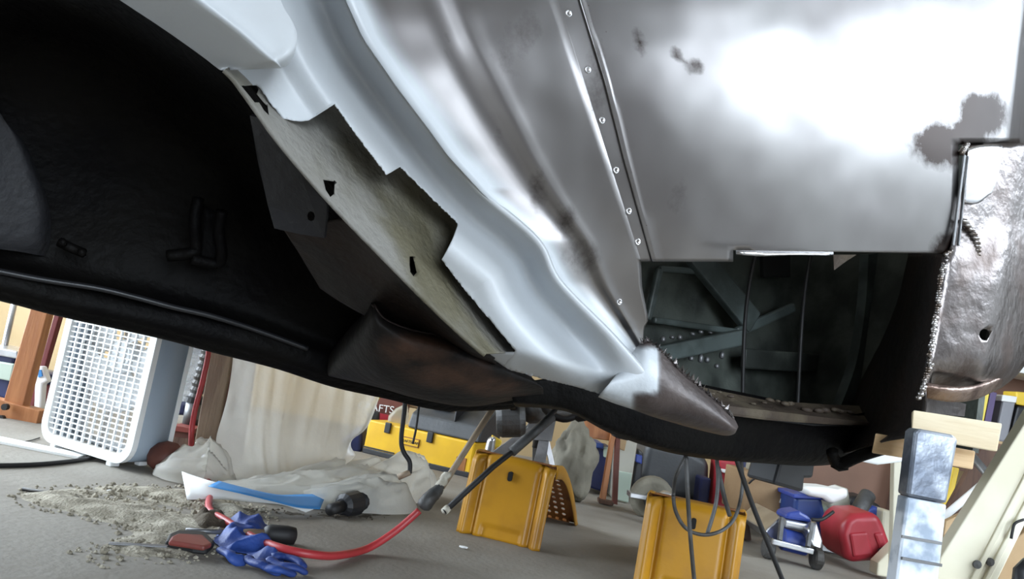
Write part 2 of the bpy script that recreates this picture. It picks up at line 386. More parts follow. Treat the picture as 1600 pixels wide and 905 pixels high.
# columns across the panel (as functions of py)
cols = [('a', i/22) for i in range(23)] + [('j', .02), ('j', .05), ('j', .08), ('j', .12), ('j', .3), ('j', .5), ('j', .75), ('j', .9), ('j', .95), ('j', .99), ('r', .001), ('r', .006), ('r', .012), ('r', .03), ('r', .036), ('r', .042), ('r', .055)]
panel = MB()
YT = -300
def colx(c, py):
    a = curve(A, py); l1 = curve(L1, py); l2 = curve(L2, py)
    if c[0] == 'a': return a + (l1-a)*c[1] - (.01 if c[1] == 1 else 0)
    if c[0] == 'j': return l1 + (l2-l1)*c[1]
    return l2 + (1145-l2)*c[1]
def ybot(c, x):
    return 410
xs_l = cols + [('r', i/12) for i in range(1, 13)] + [('b', i/28) for i in range(1, 29)] + [('t', i/7) for i in range(1, 8)] + [('e', k) for k in range(4)]
EE = [(3, -.010), (8, -.024), (16, -.05), (30, -.11)]
def px_of(c, py):
    if c[0] in 'ajr': return colx(c, py)
    if c[0] == 'b': return 1145 + (1497-1145)*c[1]
    t = curve(TR, py)
    if c[0] == 't': return lerp(1497, t, c[1])
    return t + EE[c[1]][0]
def pt_of(c, py):
    x = px_of(c, py)
    if c[0] == 'e': return S(x, py, off_panel(curve(TR, py), py) - .004 + EE[c[1]][1])
    return S(x, py, off_panel(x, py) - (.004*c[1]**3 if c[0] == 't' else 0))
ysA = [YT + (226-YT)*i/46 for i in range(47)]; ysB = [226 + (391-226)*i/20 for i in range(21)]; ysC = [391, 397, 403, 409]
panel.add(grid([[pt_of(c, py) for c in xs_l] for py in ysA]))
xb = [c for c in xs_l if c[0] not in 'te']
panel.add(grid([[pt_of(c, py) for c in xb] for py in ysB]))
panel.add(grid([[pt_of(c, py) for c in [q for q in xb if q[0] != 'b']] for py in ysC]))
rb_ = [c for c in xb if c[0] == 'b' or c == ('r', 1.0)]
panel.add(grid([[pt_of(c, 391 + k*(6*(c[1] if c[0] == 'b' else 0))) for c in rb_] for k in (0, 1)]))
rows = []                                # the pointed tongue under the seam, beside the opening
for i in range(23):
    py = 409 + (579-409)*i/22; a = curve(A, py); e = curve(EDGE, py)
    r = []
    for j in range(23): x = lerp(a, e, j/22) - (.01 if j == 22 else 0); r.append(S(x, py, off_panel(x, py)))
    rows.append(r)
panel.add(grid(rows))
def coat_panel(p):
    # overspray along the arch edge
    d = p - O; w = d.dot(fw); px = 800+FPX*d.dot(CR)/w; py = 452.5-FPX*d.dot(CU)/w
    a = curve(A, py)
    if px > curve(L1, py)+5 or px > 1014: return 0
    wd = 62 if py < 300 else 40
    k = max(0, 1-(px-a)/wd)
    k = min(1, k*1.3)
    if 515 < py < 575: k = max(k, .35*smooth(1-(px-a)/120))
    k = max(k, .9*math.exp(-(((px-842)/10)**2+((py-378)/16)**2)))
    return k
def unproj(p):
    d = p-O; w = d.dot(fw); return 800+FPX*d.dot(CR)/w, 452.5-FPX*d.dot(CU)/w
def burn_panel(p):
    px, py = unproj(p); k = 0
    for x, y, rx, ry, v in ((1488,225,60,38,2.0),(1535,180,40,40,1.8),(1000,66,18,30,1.0),(1056,84,13,16,1.0),(1085,104,16,18,1.1),(820,50,40,60,.62),(1480,385,28,25,1.5),(905,400,50,45,.72),(930,120,26,120,.68),(800,70,60,120,.5),(700,60,18,90,.52),(780,190,16,70,.6),(840,290,22,70,.72),(880,345,30,40,.8),(1070,300,70,60,.5)):
        k = max(k, v*math.exp(-((px-x)/rx)**2-((py-y)/ry)**2))
    return k
panel.build('quarter_panel', 'bare_steel', car, smooth=True, solid=.0012, off=0, merge=.0004, coat=coat_panel, burn=burn_panel, norm=False)

m = MB()                                 # spot weld dimples along the lapped seam
for px, py in [(862,-110),(875,-50),(888,21),(918,109),(940,188),(962,266),(982,330),(996,378),(967,472)]:
    o = off_panel(px, py)
    c = S(px, py, o+.0002); q = SD; up = Vector((0, 0, 1))
    M = Matrix((SD, up, SN)).transposed().to_4x4(); M.translation = c
    MB().add(lathe([(.0001, .0000), (.0014, .0001), (.0026, .0011), (.0034, .0015), (.0042, .0008), (.0048, -.001)], 16, M)).build('spot_weld', 'bright_steel', car, smooth=True)
m = MB(); random.seed(3)
for k in range(90):                      # weld spatter
    py = random.uniform(0, 400); px = curve(L2, py)+random.gauss(-8, 14)
    m.add(ico(S(px, py, off_panel(px, py)), random.uniform(.0004, .0011), 1))
m.build('weld_spatter', 'worn_steel', car, smooth=True)['kind'] = 'stuff'

# ---- primed arch band
random.seed(11)
BC = [(300,-200),(345,20),(352,104),(363,116),(377,134),(403,133),(425,165),(442,186),(470,190),(500,187),(509,170),(522,162),(560,215),(608,279),(625,260),(670,305),(716,350),(707,375),(690,406),(728,455),(770,505),(806,548),(757,551),(795,577),(850,592),(900,604),(960,622),(1040,645)]
LB = BC[-6:]
def seg_d(x, y, P):
    q = Vector((x, y)); best = 1e9
    for a, b in zip(P, P[1:]):
        a = Vector(a[:2]); ab = Vector(b[:2])-a; t = max(0, min(1, (q-a).dot(ab)/ab.length_squared)); best = min(best, (q-a-ab*t).length)
    return best
def cmv(p, s):
    if s <= p[0][0]: return p[0][1]
    for i in range(len(p)-1):
        if p[i][0] <= s <= p[i+1][0]:
            t = (s-p[i][0])/(p[i+1][0]-p[i][0])
            a = p[max(i-1,0)][1]; b = p[i][1]; c = p[i+1][1]; d = p[min(i+2,len(p)-1)][1]
            return .5*(2*b+(c-a)*t+(2*a-5*b+4*c-d)*t*t+(3*b-a-3*c+d)*t**3)
    return p[-1][1]
PROF = [(0,-.006),(.08,-.018),(.2,-.040),(.3,-.051),(.40,-.052),(.52,-.042),(.70,-.026),(.88,-.020),(1.2,-.030)]
AC = [tuple(p.xy) for p in cm([Vector((x, y, 0)) for x, y in A], 8)]
def off_band(px, py, d):
    fade = 1-.8*smooth((px-870)/130); base = .002*(1-smooth((px-880)/150))
    o = 1.25*cmv(PROF, min(d/112., 1.2))*fade + base - .005
    db = seg_d(px, py, LB)
    return o - .055*max(0, 1-db/34.)**1.6
def cut_d(a, nv):                        # how far the primed skin reaches from the arch edge before the torn cut
    best = 420.
    for p, q in zip(BC, BC[1:]):
        p = Vector(p); e = Vector(q)-p; den = nv.x*e.y-nv.y*e.x
        if abs(den) < 1e-9: continue
        w = p-a; t = (w.x*e.y-w.y*e.x)/den; u = (w.x*nv.y-w.y*nv.x)/den
        if t > 4 and -1e-6 <= u <= 1+1e-6: best = min(best, t)
    return best
acc = [Vector(p) for p in AC]; L = [0]
for a, b in zip(acc, acc[1:]): L.append(L[-1]+(b-a).length)
def at_len(s):
    for k in range(len(L)-1):
        if L[k+1] >= s or k == len(L)-2: return acc[k].lerp(acc[k+1], (s-L[k])/(L[k+1]-L[k]))
rows = []; s = 60.; NSB = 80
while s < L[-1]+32:
    a = at_len(min(s, L[-1])); t0 = at_len(max(0, min(s, L[-1])-26)); t1 = at_len(min(L[-1], s+26))
    if s > L[-1]: a = a + (acc[-1]-acc[-4]).normalized()*(s-L[-1])
    tn = (t1-t0).normalized(); nv = Vector((-tn.y, tn.x))
    d = cut_d(a, nv) + random.uniform(-.9, .9)
    r = []
    for j in range(NSB+1):
        k = min(-6 + 4.4*j, d); q = a + nv*k
        r.append(S(q.x, q.y, off_band(q.x, q.y, max(0, k)) - (.004 if j == 0 else 0)))
    rows.append(r); s += 2.4
band = MB().add(grid(rows))
tipr = []
for k in range(13):
    x = lerp(757.5, 812, k/12); yb = curve([(577,795),(551,757)][::-1] + [(592,850)], x, 1)
    tipr.append([S(x, lerp(550.5, yb, m/6), off_band(x, lerp(550.5, yb, m/6), seg_d(x, lerp(550.5, yb, m/6), AC))-.0003) for m in range(7)])
band.add(grid(tipr))
arch = band.build('wheel_arch_flange', 'primer', car, smooth=True, solid=.0012, off=0, norm=False, merge=.00002)

# ---- trough left where the outer skin was cut away
C = [(352,108),(366,122),(381,142),(405,176),(430,211),(470,260),(510,306),(555,354),(600,400),(650,451),(700,500),(735,532),(760,553)]
BH = [(395,85),(412,100),(432,108),(450,122),(490,130),(545,165),(600,220),(650,265),(710,320),(740,370),(770,440),(805,500),(840,550)]
offs = [(0,-.034),(.05,-.006),(.10,-.010),(.3,-.040),(.6,-.075),(.85,-.080),(1,-.05)]
rows = []
cc = cm([Vector((x, y, 0)) for x, y in C], 6); bb = cm([Vector((x, y, 0)) for x, y in BH], 6)
for i, (c, b) in enumerate(zip(cc, bb)):
    nx, ny = -4.2, 4.0
    r = [S(c.x+nx*1.0, c.y+ny, -.030), S(c.x+nx, c.y+ny, -.010), S(c.x+nx*.4, c.y+ny*.4, -.007), S(c.x, c.y, -.010)]
    for j in range(1, 15):
        s = j/14; x = lerp(c.x, b.x, s); y = lerp(c.y, b.y, s)
        r.append(S(x, y, cmv([(0,-.012),(.3,-.046),(.6,-.088),(.85,-.098),(1,-.07)], s) + .0016*nz((x*.05, y*.05, 1))))
    rows.append(r)
def hole(pts, o=-.03):
    a = [S(x, y, o+.06) for x, y in pts]; b = [S(x, y, o-.03) for x, y in pts]
    n = len(pts); return a+b, [tuple(range(n)), tuple(range(2*n-1, n-1, -1))] + [(i, (i+1) % n, (i+1) % n+n, i+n) for i in range(n)]
tr = MB().add(grid(rows)).build('arch_inner_trough', 'trough_coat', car, smooth=True, solid=.0012, off=0, norm=False, cutters=[
    hole([(377,134),(400,133),(404,140),(401,147),(410,158),(418,166),(420,180),(412,172),(405,160),(398,160),(390,150)]),
    hole([(505,281),(523,284),(522,303),(516,308),(509,297)]),
    hole([(640,401),(645,401),(648,412),(651,426),(646,432),(641,425),(640,415)])])

# ---- rear corner of the fender ahead of the cut, still whole
box_rows = [((20,-140),(150,-150),(370,-190)),((110,-55),(225,-60),(405,-80)),((190,0),(300,0),(435,0)),((262,48),(366,50),(456,36)),((318,88),(408,86),(463,58)),((340,105),(426,99),(459,84)),((350,110),(436,107),(446,104))]
rows = []
for i, (l, c, r) in enumerate(box_rows):
    e = 1 if i < len(box_rows)-1 else .6
    q = [S(l[0]+2, l[1], -.09)]
    pts = [(l, -.045), ((lerp(l[0],c[0],.5), lerp(l[1],c[1],.5)), .006), (c, .047), ((lerp(c[0],r[0],.25), lerp(c[1],r[1],.25)), .050), ((lerp(c[0],r[0],.7), lerp(c[1],r[1],.7)), .048), (r, .040)]
    q += [S(p[0], p[1], o*e) for p, o in pts]
    q += [S(r[0], r[1], .034*e), S(r[0]-3, r[1], .0)]
    rows.append(q)
rows.append([lerp(p, S(405, 92, -.02), .3) for p in rows[-1]])
gg = [cm(r, 5) for r in rows]
g2 = [cm([r[j] for r in gg], 5) for j in range(len(gg[0]))]
MB().add(grid(g2)).build('fender_corner', 'primer', car, smooth=True, norm=True)

# ---- sill end
up = [(972,575),(985,556),(1000,538),(1010,531),(1030,545),(1048,562),(1062,577),(1085,596),(1110,617),(1132,637),(1147,655),(1153,667)]
lo = [(935,620),(960,630),(985,638),(1006,646),(1030,654),(1055,661),(1075,667),(1098,673),(1115,677),(1130,680),(1141,680),(1148,677)]
uu = cm([Vector((*p, 0)) for p in up], 4); ll = cm([Vector((*p, 0)) for p in lo], 4)
rows = []; random.seed(5)
for i, (u, l) in enumerate(zip(uu, ll)):
    t = i/(len(uu)-1); jag = random.uniform(-3.5, 2) if 10 < i < 36 else 0
    w = 1-max(0, (t-.85)/.15)**2*.5
    sh = -.012*t - .018*max(0, 1-t/.3)
    def pt(s, o): return S(lerp(u.x, l.x, s)+ (jag if s == 0 else 0)*.5, lerp(u.y, l.y, s)+(jag if s == 0 else 0), o*w+sh-.012)
    rows.append([pt(0,-.016), pt(.05,-.010), pt(.25,.004), pt(.5,.012), pt(.75,.008), pt(.9,-.004), pt(.98,-.02), pt(1.0,-.045), pt(1.0,-.085)])
rr = [cm(r, 3) for r in rows]
tip = rr[-1]; c = sum(tip, Vector())/len(tip) - SN*.03
for k in (.35, .7, .98): rr.append([lerp(p, c, k)+SD*.006*math.sqrt(k) for p in tip])
def coat_sill(p):
    d = p-O; w = d.dot(fw); px = 800+FPX*d.dot(CR)/w; py = 452.5-FPX*d.dot(CU)/w
    return smooth((1034-px)/10)*max(smooth((py-535)/15)*smooth((622-py)/14), smooth((1000-px)/20)) 
MB().add(grid(rr)).build('sill_end', 'sill_brown', car, smooth=True, solid=.001, off=0, coat=coat_sill, norm=False)
m = MB()
for i in range(9, 40):                   # torn shards along the cut edge
    p = uu[i]; a = S(p.x, p.y+2, -.026); 
    for k in range(2):
        q = S(p.x+random.uniform(-6, 8), p.y-random.uniform(1, 8), -.03+random.uniform(-.01, .012)); s = S(p.x+random.uniform(2, 6), p.y+3, -.028)
        n = len(m.v); m.v += [a, q, s]; m.f.append((n, n+1, n+2))
m.build('torn_edge', 'worn_steel', car, solid=.0006, norm=False)

# ---- black wheel housing
def SG(rows, nu, nv, amp=0, fr=6):
    g = cmgrid([[S(*p) for p in r] for r in rows], nu, nv)
    if amp: g = [[p + SN*amp*nz(p, fr) for p in r] for r in g]
    return g
wh = [[(-160,-190,-.02),(10,-130,-.03),(110,-60,-.03),(215,-10,-.03),(345,85,-.03),(385,120,-.05),(455,215,-.06),(560,335,-.06),(690,470,-.06),(775,545,-.06)],
      [(-150,0,-.36),(0,40,-.36),(100,60,-.36),(210,110,-.36),(330,190,-.34),(410,240,-.30),(470,300,-.26),(560,390,-.24),(690,490,-.22),(780,560,-.2)],
      [(-150,200,-.46),(0,230,-.46),(100,240,-.46),(205,260,-.46),(330,310,-.45),(420,370,-.42),(490,420,-.4),(575,470,-.38),(700,545,-.36),(790,585,-.36)],
      [(-150,360,-.49),(0,385,-.49),(100,405,-.49),(215,430,-.49),(330,460,-.48),(430,490,-.47),(520,525,-.46),(600,560,-.46),(705,598,-.46),(800,610,-.46)],
      [(-150,398,-.455),(0,425,-.455),(100,448,-.455),(240,482,-.455),(330,505,-.45),(430,533,-.45),(520,564,-.45),(600,588,-.45),(705,613,-.45),(805,622,-.45)],
      [(-150,424,-.46),(0,455,-.46),(100,481,-.46),(250,514,-.46),(330,536,-.46),(430,562,-.46),(520,592,-.46),(600,611,-.46),(700,632,-.46),(805,630,-.46)],
      [(-150,424,-.52),(0,456,-.52),(100,482,-.52),(250,515,-.52),(330,537,-.52),(430,563,-.52),(520,593,-.52),(600,612,-.52),(700,633,-.52),(805,631,-.52)],
      [(-150,300,-.75),(0,330,-.75),(100,360,-.75),(250,390,-.75),(330,420,-.75),(430,450,-.75),(520,490,-.75),(600,520,-.75),(700,550,-.75),(805,560,-.75)]]
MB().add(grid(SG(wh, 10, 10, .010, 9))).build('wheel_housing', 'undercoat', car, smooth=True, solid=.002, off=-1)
m = MB(); m.add(tube(cm([S(-60,412,-.445),S(60,436,-.445),S(150,450,-.44),(S(210,464,-.437)),S(270,480,-.437),S(330,494,-.44),S(400,516,-.445),S(480,545,-.445)], 8), .0065, 10, (1, .6)))
m.build('housing_seam', 'black_plastic', car, smooth=True)
m = MB()                                 # stamped panel at the left of the housing
st = [[(-90,120,-.43),(-20,150,-.42),(4,185,-.425),(16,200,-.45)],[(-90,220,-.42),(0,215,-.43),(32,225,-.435),(44,232,-.46)],[(-90,300,-.43),(20,310,-.44),(62,315,-.445),(76,322,-.47)],[(-90,360,-.44),(20,372,-.45),(60,374,-.455),(78,376,-.48)],[(-90,378,-.45),(20,392,-.46),(55,398,-.47),(70,400,-.485)]]
m.add(grid(SG(st, 6, 6))); m.build('stamped_panel', 'gray_undercoat', car, smooth=True, norm=True)
m = MB()                                 # small bracket inside the housing
m.add(tube(cm([S(310,310,-.40),S(304,345,-.40),S(306,385,-.41),S(300,395,-.41),S(262,400,-.42)], 5), .007, 8))
m.add(tube(cm([S(347,330,-.38),S(342,360,-.39),S(346,395,-.40),S(338,412,-.41),S(300,405,-.41)], 5), .007, 8))
m.add(grid(SG([[(312,315,-.415),(344,335,-.40)],[(308,390,-.42),(344,400,-.41)],[(300,405,-.425),(335,416,-.415)]], 3, 3)))
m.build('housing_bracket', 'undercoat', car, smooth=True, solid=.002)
m = MB(); m.add(tube([S(92,378,-.445), S(112,388,-.44), S(132,396,-.445)], .006, 8)); m.add(ico(S(98,379,-.435), .006, 1)); m.add(ico(S(128,395,-.435), .006, 1))
m.build('drain_clip', 'undercoat', car, smooth=True)
# plates between the housing and the trough
m = MB(); pl = [(392,180,-.10),(405,183,-.08),(435,222,-.075),(470,268,-.075),(512,318,-.075),(512,340,-.085),(508,371,-.10),(470,365,-.12),(430,356,-.14),(420,320,-.14),(404,250,-.12)]
m.v = [S(*p) for p in pl]; m.f = [tuple(range(len(pl)))]
m.build('inner_brace_plate', 'gray_undercoat', car, solid=.003, cutters=[hole([(486+6*math.cos(k*.785), 338+8*math.sin(k*.785)) for k in range(8)], -.09)], norm=False)
sk = [[(440,352,-.16),(490,352,-.13),(540,345,-.10),(600,405,-.085),(680,485,-.085),(740,538,-.085),(775,560,-.085)],
      [(452,370,-.17),(490,378,-.16),(545,400,-.15),(600,440,-.14),(680,505,-.13),(735,548,-.12),(775,566,-.12)],
      [(470,400,-.22),(510,420,-.20),(560,450,-.19),(610,485,-.18),(670,520,-.17),(730,555,-.16),(775,572,-.15)],
      [(500,450,-.27),(530,470,-.25),(575,495,-.23),(620,515,-.22),(670,535,-.21),(730,562,-.2),(780,580,-.19)]]
MB().add(grid(SG(sk, 8, 8, .006, 14))).build('inner_skirt', 'rust_brown', car, smooth=True, solid=.002)
lw = [[(578,470,-.30),(583,476,-.175),(600,499,-.165),(640,516,-.165),(692,527,-.16),(737,545,-.155),(790,570,-.15),(830,590,-.15)],
      [(572,488,-.32),(577,490,-.175),(597,512,-.15),(640,532,-.145),(690,545,-.14),(735,562,-.135),(790,582,-.13),(840,600,-.13)],
      [(545,515,-.38),(560,520,-.22),(590,545,-.18),(640,562,-.16),(690,576,-.155),(735,590,-.15),(790,602,-.145),(848,606,-.14)],
      [(515,555,-.45),(535,560,-.32),(585,583,-.24),(640,598,-.21),(690,608,-.20),(735,614,-.19),(790,615,-.18),(850,612,-.17)],
      [(510,585,-.48),(524,588,-.42),(590,604,-.34),(645,620,-.30),(700,631,-.28),(740,634,-.27),(790,627,-.25),(850,616,-.23)],
      [(515,582,-.52),(527,585,-.5),(590,598,-.45),(645,612,-.42),(700,622,-.4),(740,624,-.4),(790,618,-.4),(850,610,-.4)]]
g = SG(lw, 8, 8, .004, 12)
MB().add(grid(g)).build('rear_drop_panel', 'rust_bright', car, smooth=True, solid=.002, burn=lambda p: max(1.0*math.exp(-((unproj(p)[0]-x)/rx)**2-((unproj(p)[1]-y)/ry)**2) for x, y, rx, ry in ((650,545,80,34),(700,585,90,32),(770,605,70,24))))
MB().add(tube(g[0][8:], .0022, 6)).build('drop_panel_lip', 'sill_brown', car, smooth=True)

# ---- frame rail and axle parts under the trunk
m = MB()
fr = [[(800,600,-.2),(880,590,-.2),(960,600,-.2),(1060,610,-.2),(1180,640,-.2),(1300,650,-.2),(1380,640,-.2)],
      [(800,622,-.2),(880,628,-.2),(960,658,-.2),(1060,680,-.2),(1180,690,-.2),(1300,690,-.2),(1385,672,-.2)],
      [(802,630,-.22),(885,640,-.22),(958,675,-.22),(1060,706,-.22),(1180,719,-.22),(1300,722,-.22),(1392,690,-.2)],
      [(810,632,-.32),(890,640,-.32),(958,674,-.32),(1060,705,-.32),(1180,718,-.32),(1300,720,-.32),(1395,690,-.32)],
      [(810,600,-.5),(890,610,-.5),(958,640,-.5),(1060,670,-.5),(1180,685,-.5),(1300,690,-.5),(1395,670,-.5)]]
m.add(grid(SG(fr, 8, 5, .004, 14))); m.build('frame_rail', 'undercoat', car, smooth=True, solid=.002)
m = MB(); m.add(tube([S(1205,655,-.195), S(1270,663,-.195), S(1330,664,-.195)], .003, 6)); m.build('rail_seam', 'gray_undercoat', car, smooth=True)
m = MB(); m.v = [S(*p) for p in [(1060,598,-.21),(1120,612,-.22),(1200,628,-.23),(1300,634,-.24),(1365,636,-.24),(1372,664,-.17),(1300,662,-.17),(1200,655,-.17),(1120,645,-.17),(1085,630,-.17)]]
m.f = [tuple(range(10))]; m.build('trunk_floor_ledge', 'ledge_olive', car, solid=.004, norm=False)
m = MB(); m.add(box(-.0, .001, 0, .001, 0, .001)) if False else None
random.seed(9)
m = MB()
for k in range(26):
    t = random.random(); px = lerp(1070, 1340, t); py = lerp(615, 655, t)+random.uniform(-10, 6)
    m.add(ico(S(px, py, -.19), random.uniform(.003, .009), 1, (1.5, 1, .7), k, .4))
m.build('ledge_dirt', 'ledge_olive', car, smooth=True)['kind'] = 'stuff'
# ---- inside of the trunk seen through the opening
iw = [[(x, y, o) for x, o in zip((840,978,1060,1150,1300,1500), os)] for y, os in ((250,(-.42,)*6),(400,(-.42,-.43,-.44,-.46,-.45,-.42)),(540,(-.42,-.44,-.44,-.45,-.45,-.42)))] + [[(840,590,-.42),(990,640,-.42),(1060,650,-.42),(1150,665,-.42),(1300,690,-.42),(1500,690,-.42)]]
MB().add(grid(SG(iw, 10, 10, .012, 12))).build('trunk_inner_wall', 'inner_green', car, smooth=True)
def rib(name, a, b, w, t, m_='inner_rib'):
    MB().add(bar(S(*a), S(*b), w, t, up=SN)).build(name, m_, car, bevel=.004)
rib('inner_rib', (1085,395,-.40), (1175,505,-.40), .050, .02); rib('inner_rib', (1020,500,-.40), (1160,520,-.40), .012, .012)
rib('inner_rib', (1150,520,-.40), (1240,480,-.40), .020, .012); rib('inner_rib', (1030,420,-.41), (1100,425,-.41), .012, .012); rib('inner_rib', (1030,420,-.41), (1012,500,-.41), .014, .012)
rib('inner_rib', (1020,555,-.38), (1160,527,-.38), .030, .02); rib('inner_rib', (1160,560,-.40), (1300,570,-.40), .04, .012, 'inner_green')
rib('inner_rib', (1190,415,-.41), (1232,415,-.41), .05, .014, 'grille_hole')
m = MB().add(tube(cm([S(1182,390,-.25), S(1170,450,-.27), S(1163,520,-.28), S(1160,640,-.26)], 6), .0035, 6)); m.build('hanging_wire', 'black_rubber', car, smooth=True)
m = MB().add(tube(cm([S(1268,390,-.25), S(1258,450,-.27), S(1252,520,-.28), S(1246,640,-.26)], 6), .0035, 6)); m.build('hanging_wire', 'black_rubber', car, smooth=True)
m = MB()
for px, py, h in [(1036,530,.022),(1050,527,.016),(1062,527,.02),(1082,522,.014),(1095,519,.014),(1110,520,.010),(1095,560,.035),(1105,562,.025),(1120,572,.02),(1128,555,.03),(1080,560,.02)]:
    h *= .45; p = S(px, py, -.375); MB().add(lathe([(.003,0),(.005,.002),(.005,h*.7),(.002,h)], 8, Matrix.Translation(p-Vector((0,0,h/2))))).build('trim_clip', 'gray_metal', car, smooth=True)
m = MB(); m.v = [S(*p) for p in [(1200,566,-.395),(1198,575,-.395)]]; 
# right brace running from the tail seam inward
br = [[(1476,398,-.006),(1455,396,-.08),(1425,396,-.2),(1400,396,-.34)],[(1466,470,-.006),(1440,468,-.08),(1410,470,-.2),(1385,480,-.34)],[(1455,540,-.006),(1425,545,-.08),(1385,550,-.2),(1350,560,-.34)],[(1446,600,-.006),(1412,612,-.08),(1360,620,-.2),(1325,620,-.34)],[(1443,648,-.008),(1400,660,-.08),(1345,668,-.2),(1310,660,-.34)],[(1416,684,-.012),(1372,692,-.08),(1320,708,-.2),(1290,700,-.34)]]
MB().add(grid(SG(br, 5, 6, .003, 20))).build('corner_brace', 'rust_brown', car, smooth=True, solid=.003)
br2 = [[(1365,396,-.3),(1350,398,-.3)],[(1372,470,-.3),(1345,480,-.3)],[(1360,560,-.3),(1330,570,-.3)],[(1335,640,-.3),(1300,650,-.3)]]
MB().add(grid(SG(br2, 3, 5))).build('inner_post', 'inner_rib', car, solid=.02)
m = MB().add(tube(cm([S(1300,705,-.15), S(1310,725,-.15), S(1345,712,-.12), S(1385,700,-.10)], 4), .010, 8)); m.add(ico(S(1312,728,-.15), .014, 1, (1.2, 1, .7)))
m.build('bracket_stub', 'undercoat', car, smooth=True)
# bent lip left along the top of the opening
m = MB(); rws = []
for k in range(11):
    x = lerp(1150, 1302, k/10); yb = 391.5+6*k/28*1.2
    rws.append([S(x, yb, .004), S(x, yb+3+2*(k > 2)*(k < 10), .012+.002*nz((k, 1, 1))), S(x, yb+6+2*math.sin(k*.6), .010)])
m.add(grid(rws)); m.build('bent_cut_lip', 'bright_steel', car, smooth=True, solid=.001)
m = MB(); m.v = [S(1302,398,-.02), S(1338,398,-.02), S(1322,408,-.025), S(1303,422,-.03)]; m.f = [(0,1,2,3)]; m.build('masking_scrap', 'ledge_olive', car, solid=.001)
# ---- tail corner
SE = [(1512,222),(1505,260),(1496,320),(1487,380),(1476,410),(1466,470),(1458,520),(1452,560),(1448,600),(1446,622)]
RE = [(1700,222),(1700,480),(1665,520),(1625,556),(1596,585),(1572,604),(1540,620),(1500,627)]
rows = []
for i in range(41):
    py = 224 + (626-224)*i/40; a = curve(SE, py)
    b = 1690 if py < 470 else curve([(1690,470),(1640,520),(1612,556),(1590,585),(1568,604),(1535,620),(1475,627)], py)
    r = []
    for j in range(19):
        s = j/18; x = lerp(a, b, s)
        k = (x-a)/190.
        o = -.004 + .020*math.sin(min(1, k*1.2)*math.pi)*(.3+.7*smooth((py-330)/120)) - .05*max(0, k-.55)**2*4
        o -= .05*smooth((py-540)/90)**2
        # raised rib running down the corner
        rx = 1590 - (py-224)*.16
        o += .006*math.exp(-((x-rx)/14)**2)
        o += .0012*nz((x*.04, py*.04, 5))*smooth((py-330)/100)
        r.append(S(x, py, o))
    r[0] = S(a, py, -.004)
    rows.append(r)
tc = [(1538+8*math.cos(k*math.pi/6), 523+9*math.sin(k*math.pi/6)) for k in range(12)]
MB().add(grid(rows)).build('tail_corner', 'worn_steel', car, smooth=True, solid=.0015, off=0, norm=False, cutters=[hole(tc, .0)])
# bright plate that stands in for the sky's reflection above the bumper corner
pr = [[(1513,232,.004),(1535,226,.005),(1560,226,.004),(1574,232,-.002)],[(1508,275,.004),(1532,275,.005),(1556,275,.003),(1570,280,-.003)],[(1506,316,.002),(1528,318,.003),(1545,305,.002),(1560,300,-.003)]]
MB().add(grid(SG(pr, 5, 5))).build('sky_sheen_plate', 'bright_steel', car, smooth=True, solid=.001)
m = MB(); m.add(bar(S(1507,242,.004), S(1489,384,.002), .006, .003, up=SN)); m.add(bar(S(1512,244,.005), S(1497,384,.003), .004, .004, up=SN)); m.build('seam_strip', 'gray_metal', car, bevel=.001)
m = MB(); random.seed(21)
wl = [(1510,228),(1503,238),(1478,398),(1486,392),(1474,412),(1472,425),(1469,440),(1466,455),(1466,470),(1464,485),(1460,500),(1460,512),(1458,525),(1455,540),(1453,552),(1452,563),(1453,572),(1446,588),(1443,600),(1442,610),(1436,622)]
for k, (px, py) in enumerate(wl[2:]):
    for q in range(4): m.add(ico(S(lerp(px, wl[min(k+3, 20)][0], q/4)+random.uniform(-1.5, 1.5), lerp(py, wl[min(k+3, 20)][1], q/4), .001), random.uniform(.0022, .0052), 2, (1, 1, .8), k+q, .3))
m.build('weld_bead', 'weld_metal', car, smooth=True); m = MB()
for k in range(6): m.add(ico(S(1510-k*1.6, 226+k*2.6, .003), .005, 2, (1, 1, .8), k, .3))
m.build('weld_bead', 'weld_metal', car, smooth=True); m = MB()
for k in range(9): m.add(ico(S(1506+20*math.sin(k*.24), 346+k*6.5, .004), .0062, 2, (1.3, 1, .62), k, .25))
m.build('weld_bead', 'weld_metal', car, smooth=True)
lp = [[(1446,598,-.006),(1490,604,.006),(1530,600,.000),(1572,582,-.02)],[(1446,606,-.002),(1490,611,.012),(1530,606,.006),(1578,586,-.015)],[(1446,622,-.012),(1490,628,.000),(1530,622,-.006),(1575,598,-.03)]]
MB().add(grid(SG(lp, 6, 4))).build('tail_lip', 'burnt_steel', car, smooth=True, solid=.0015)
MB().add(prism([S(*p) for p in [(1442,620,-.03),(1500,628,-.03),(1497,650,-.03),(1440,644,-.03)]], SD*.02)).build('tail_mount', 'worn_steel', car, bevel=.003)

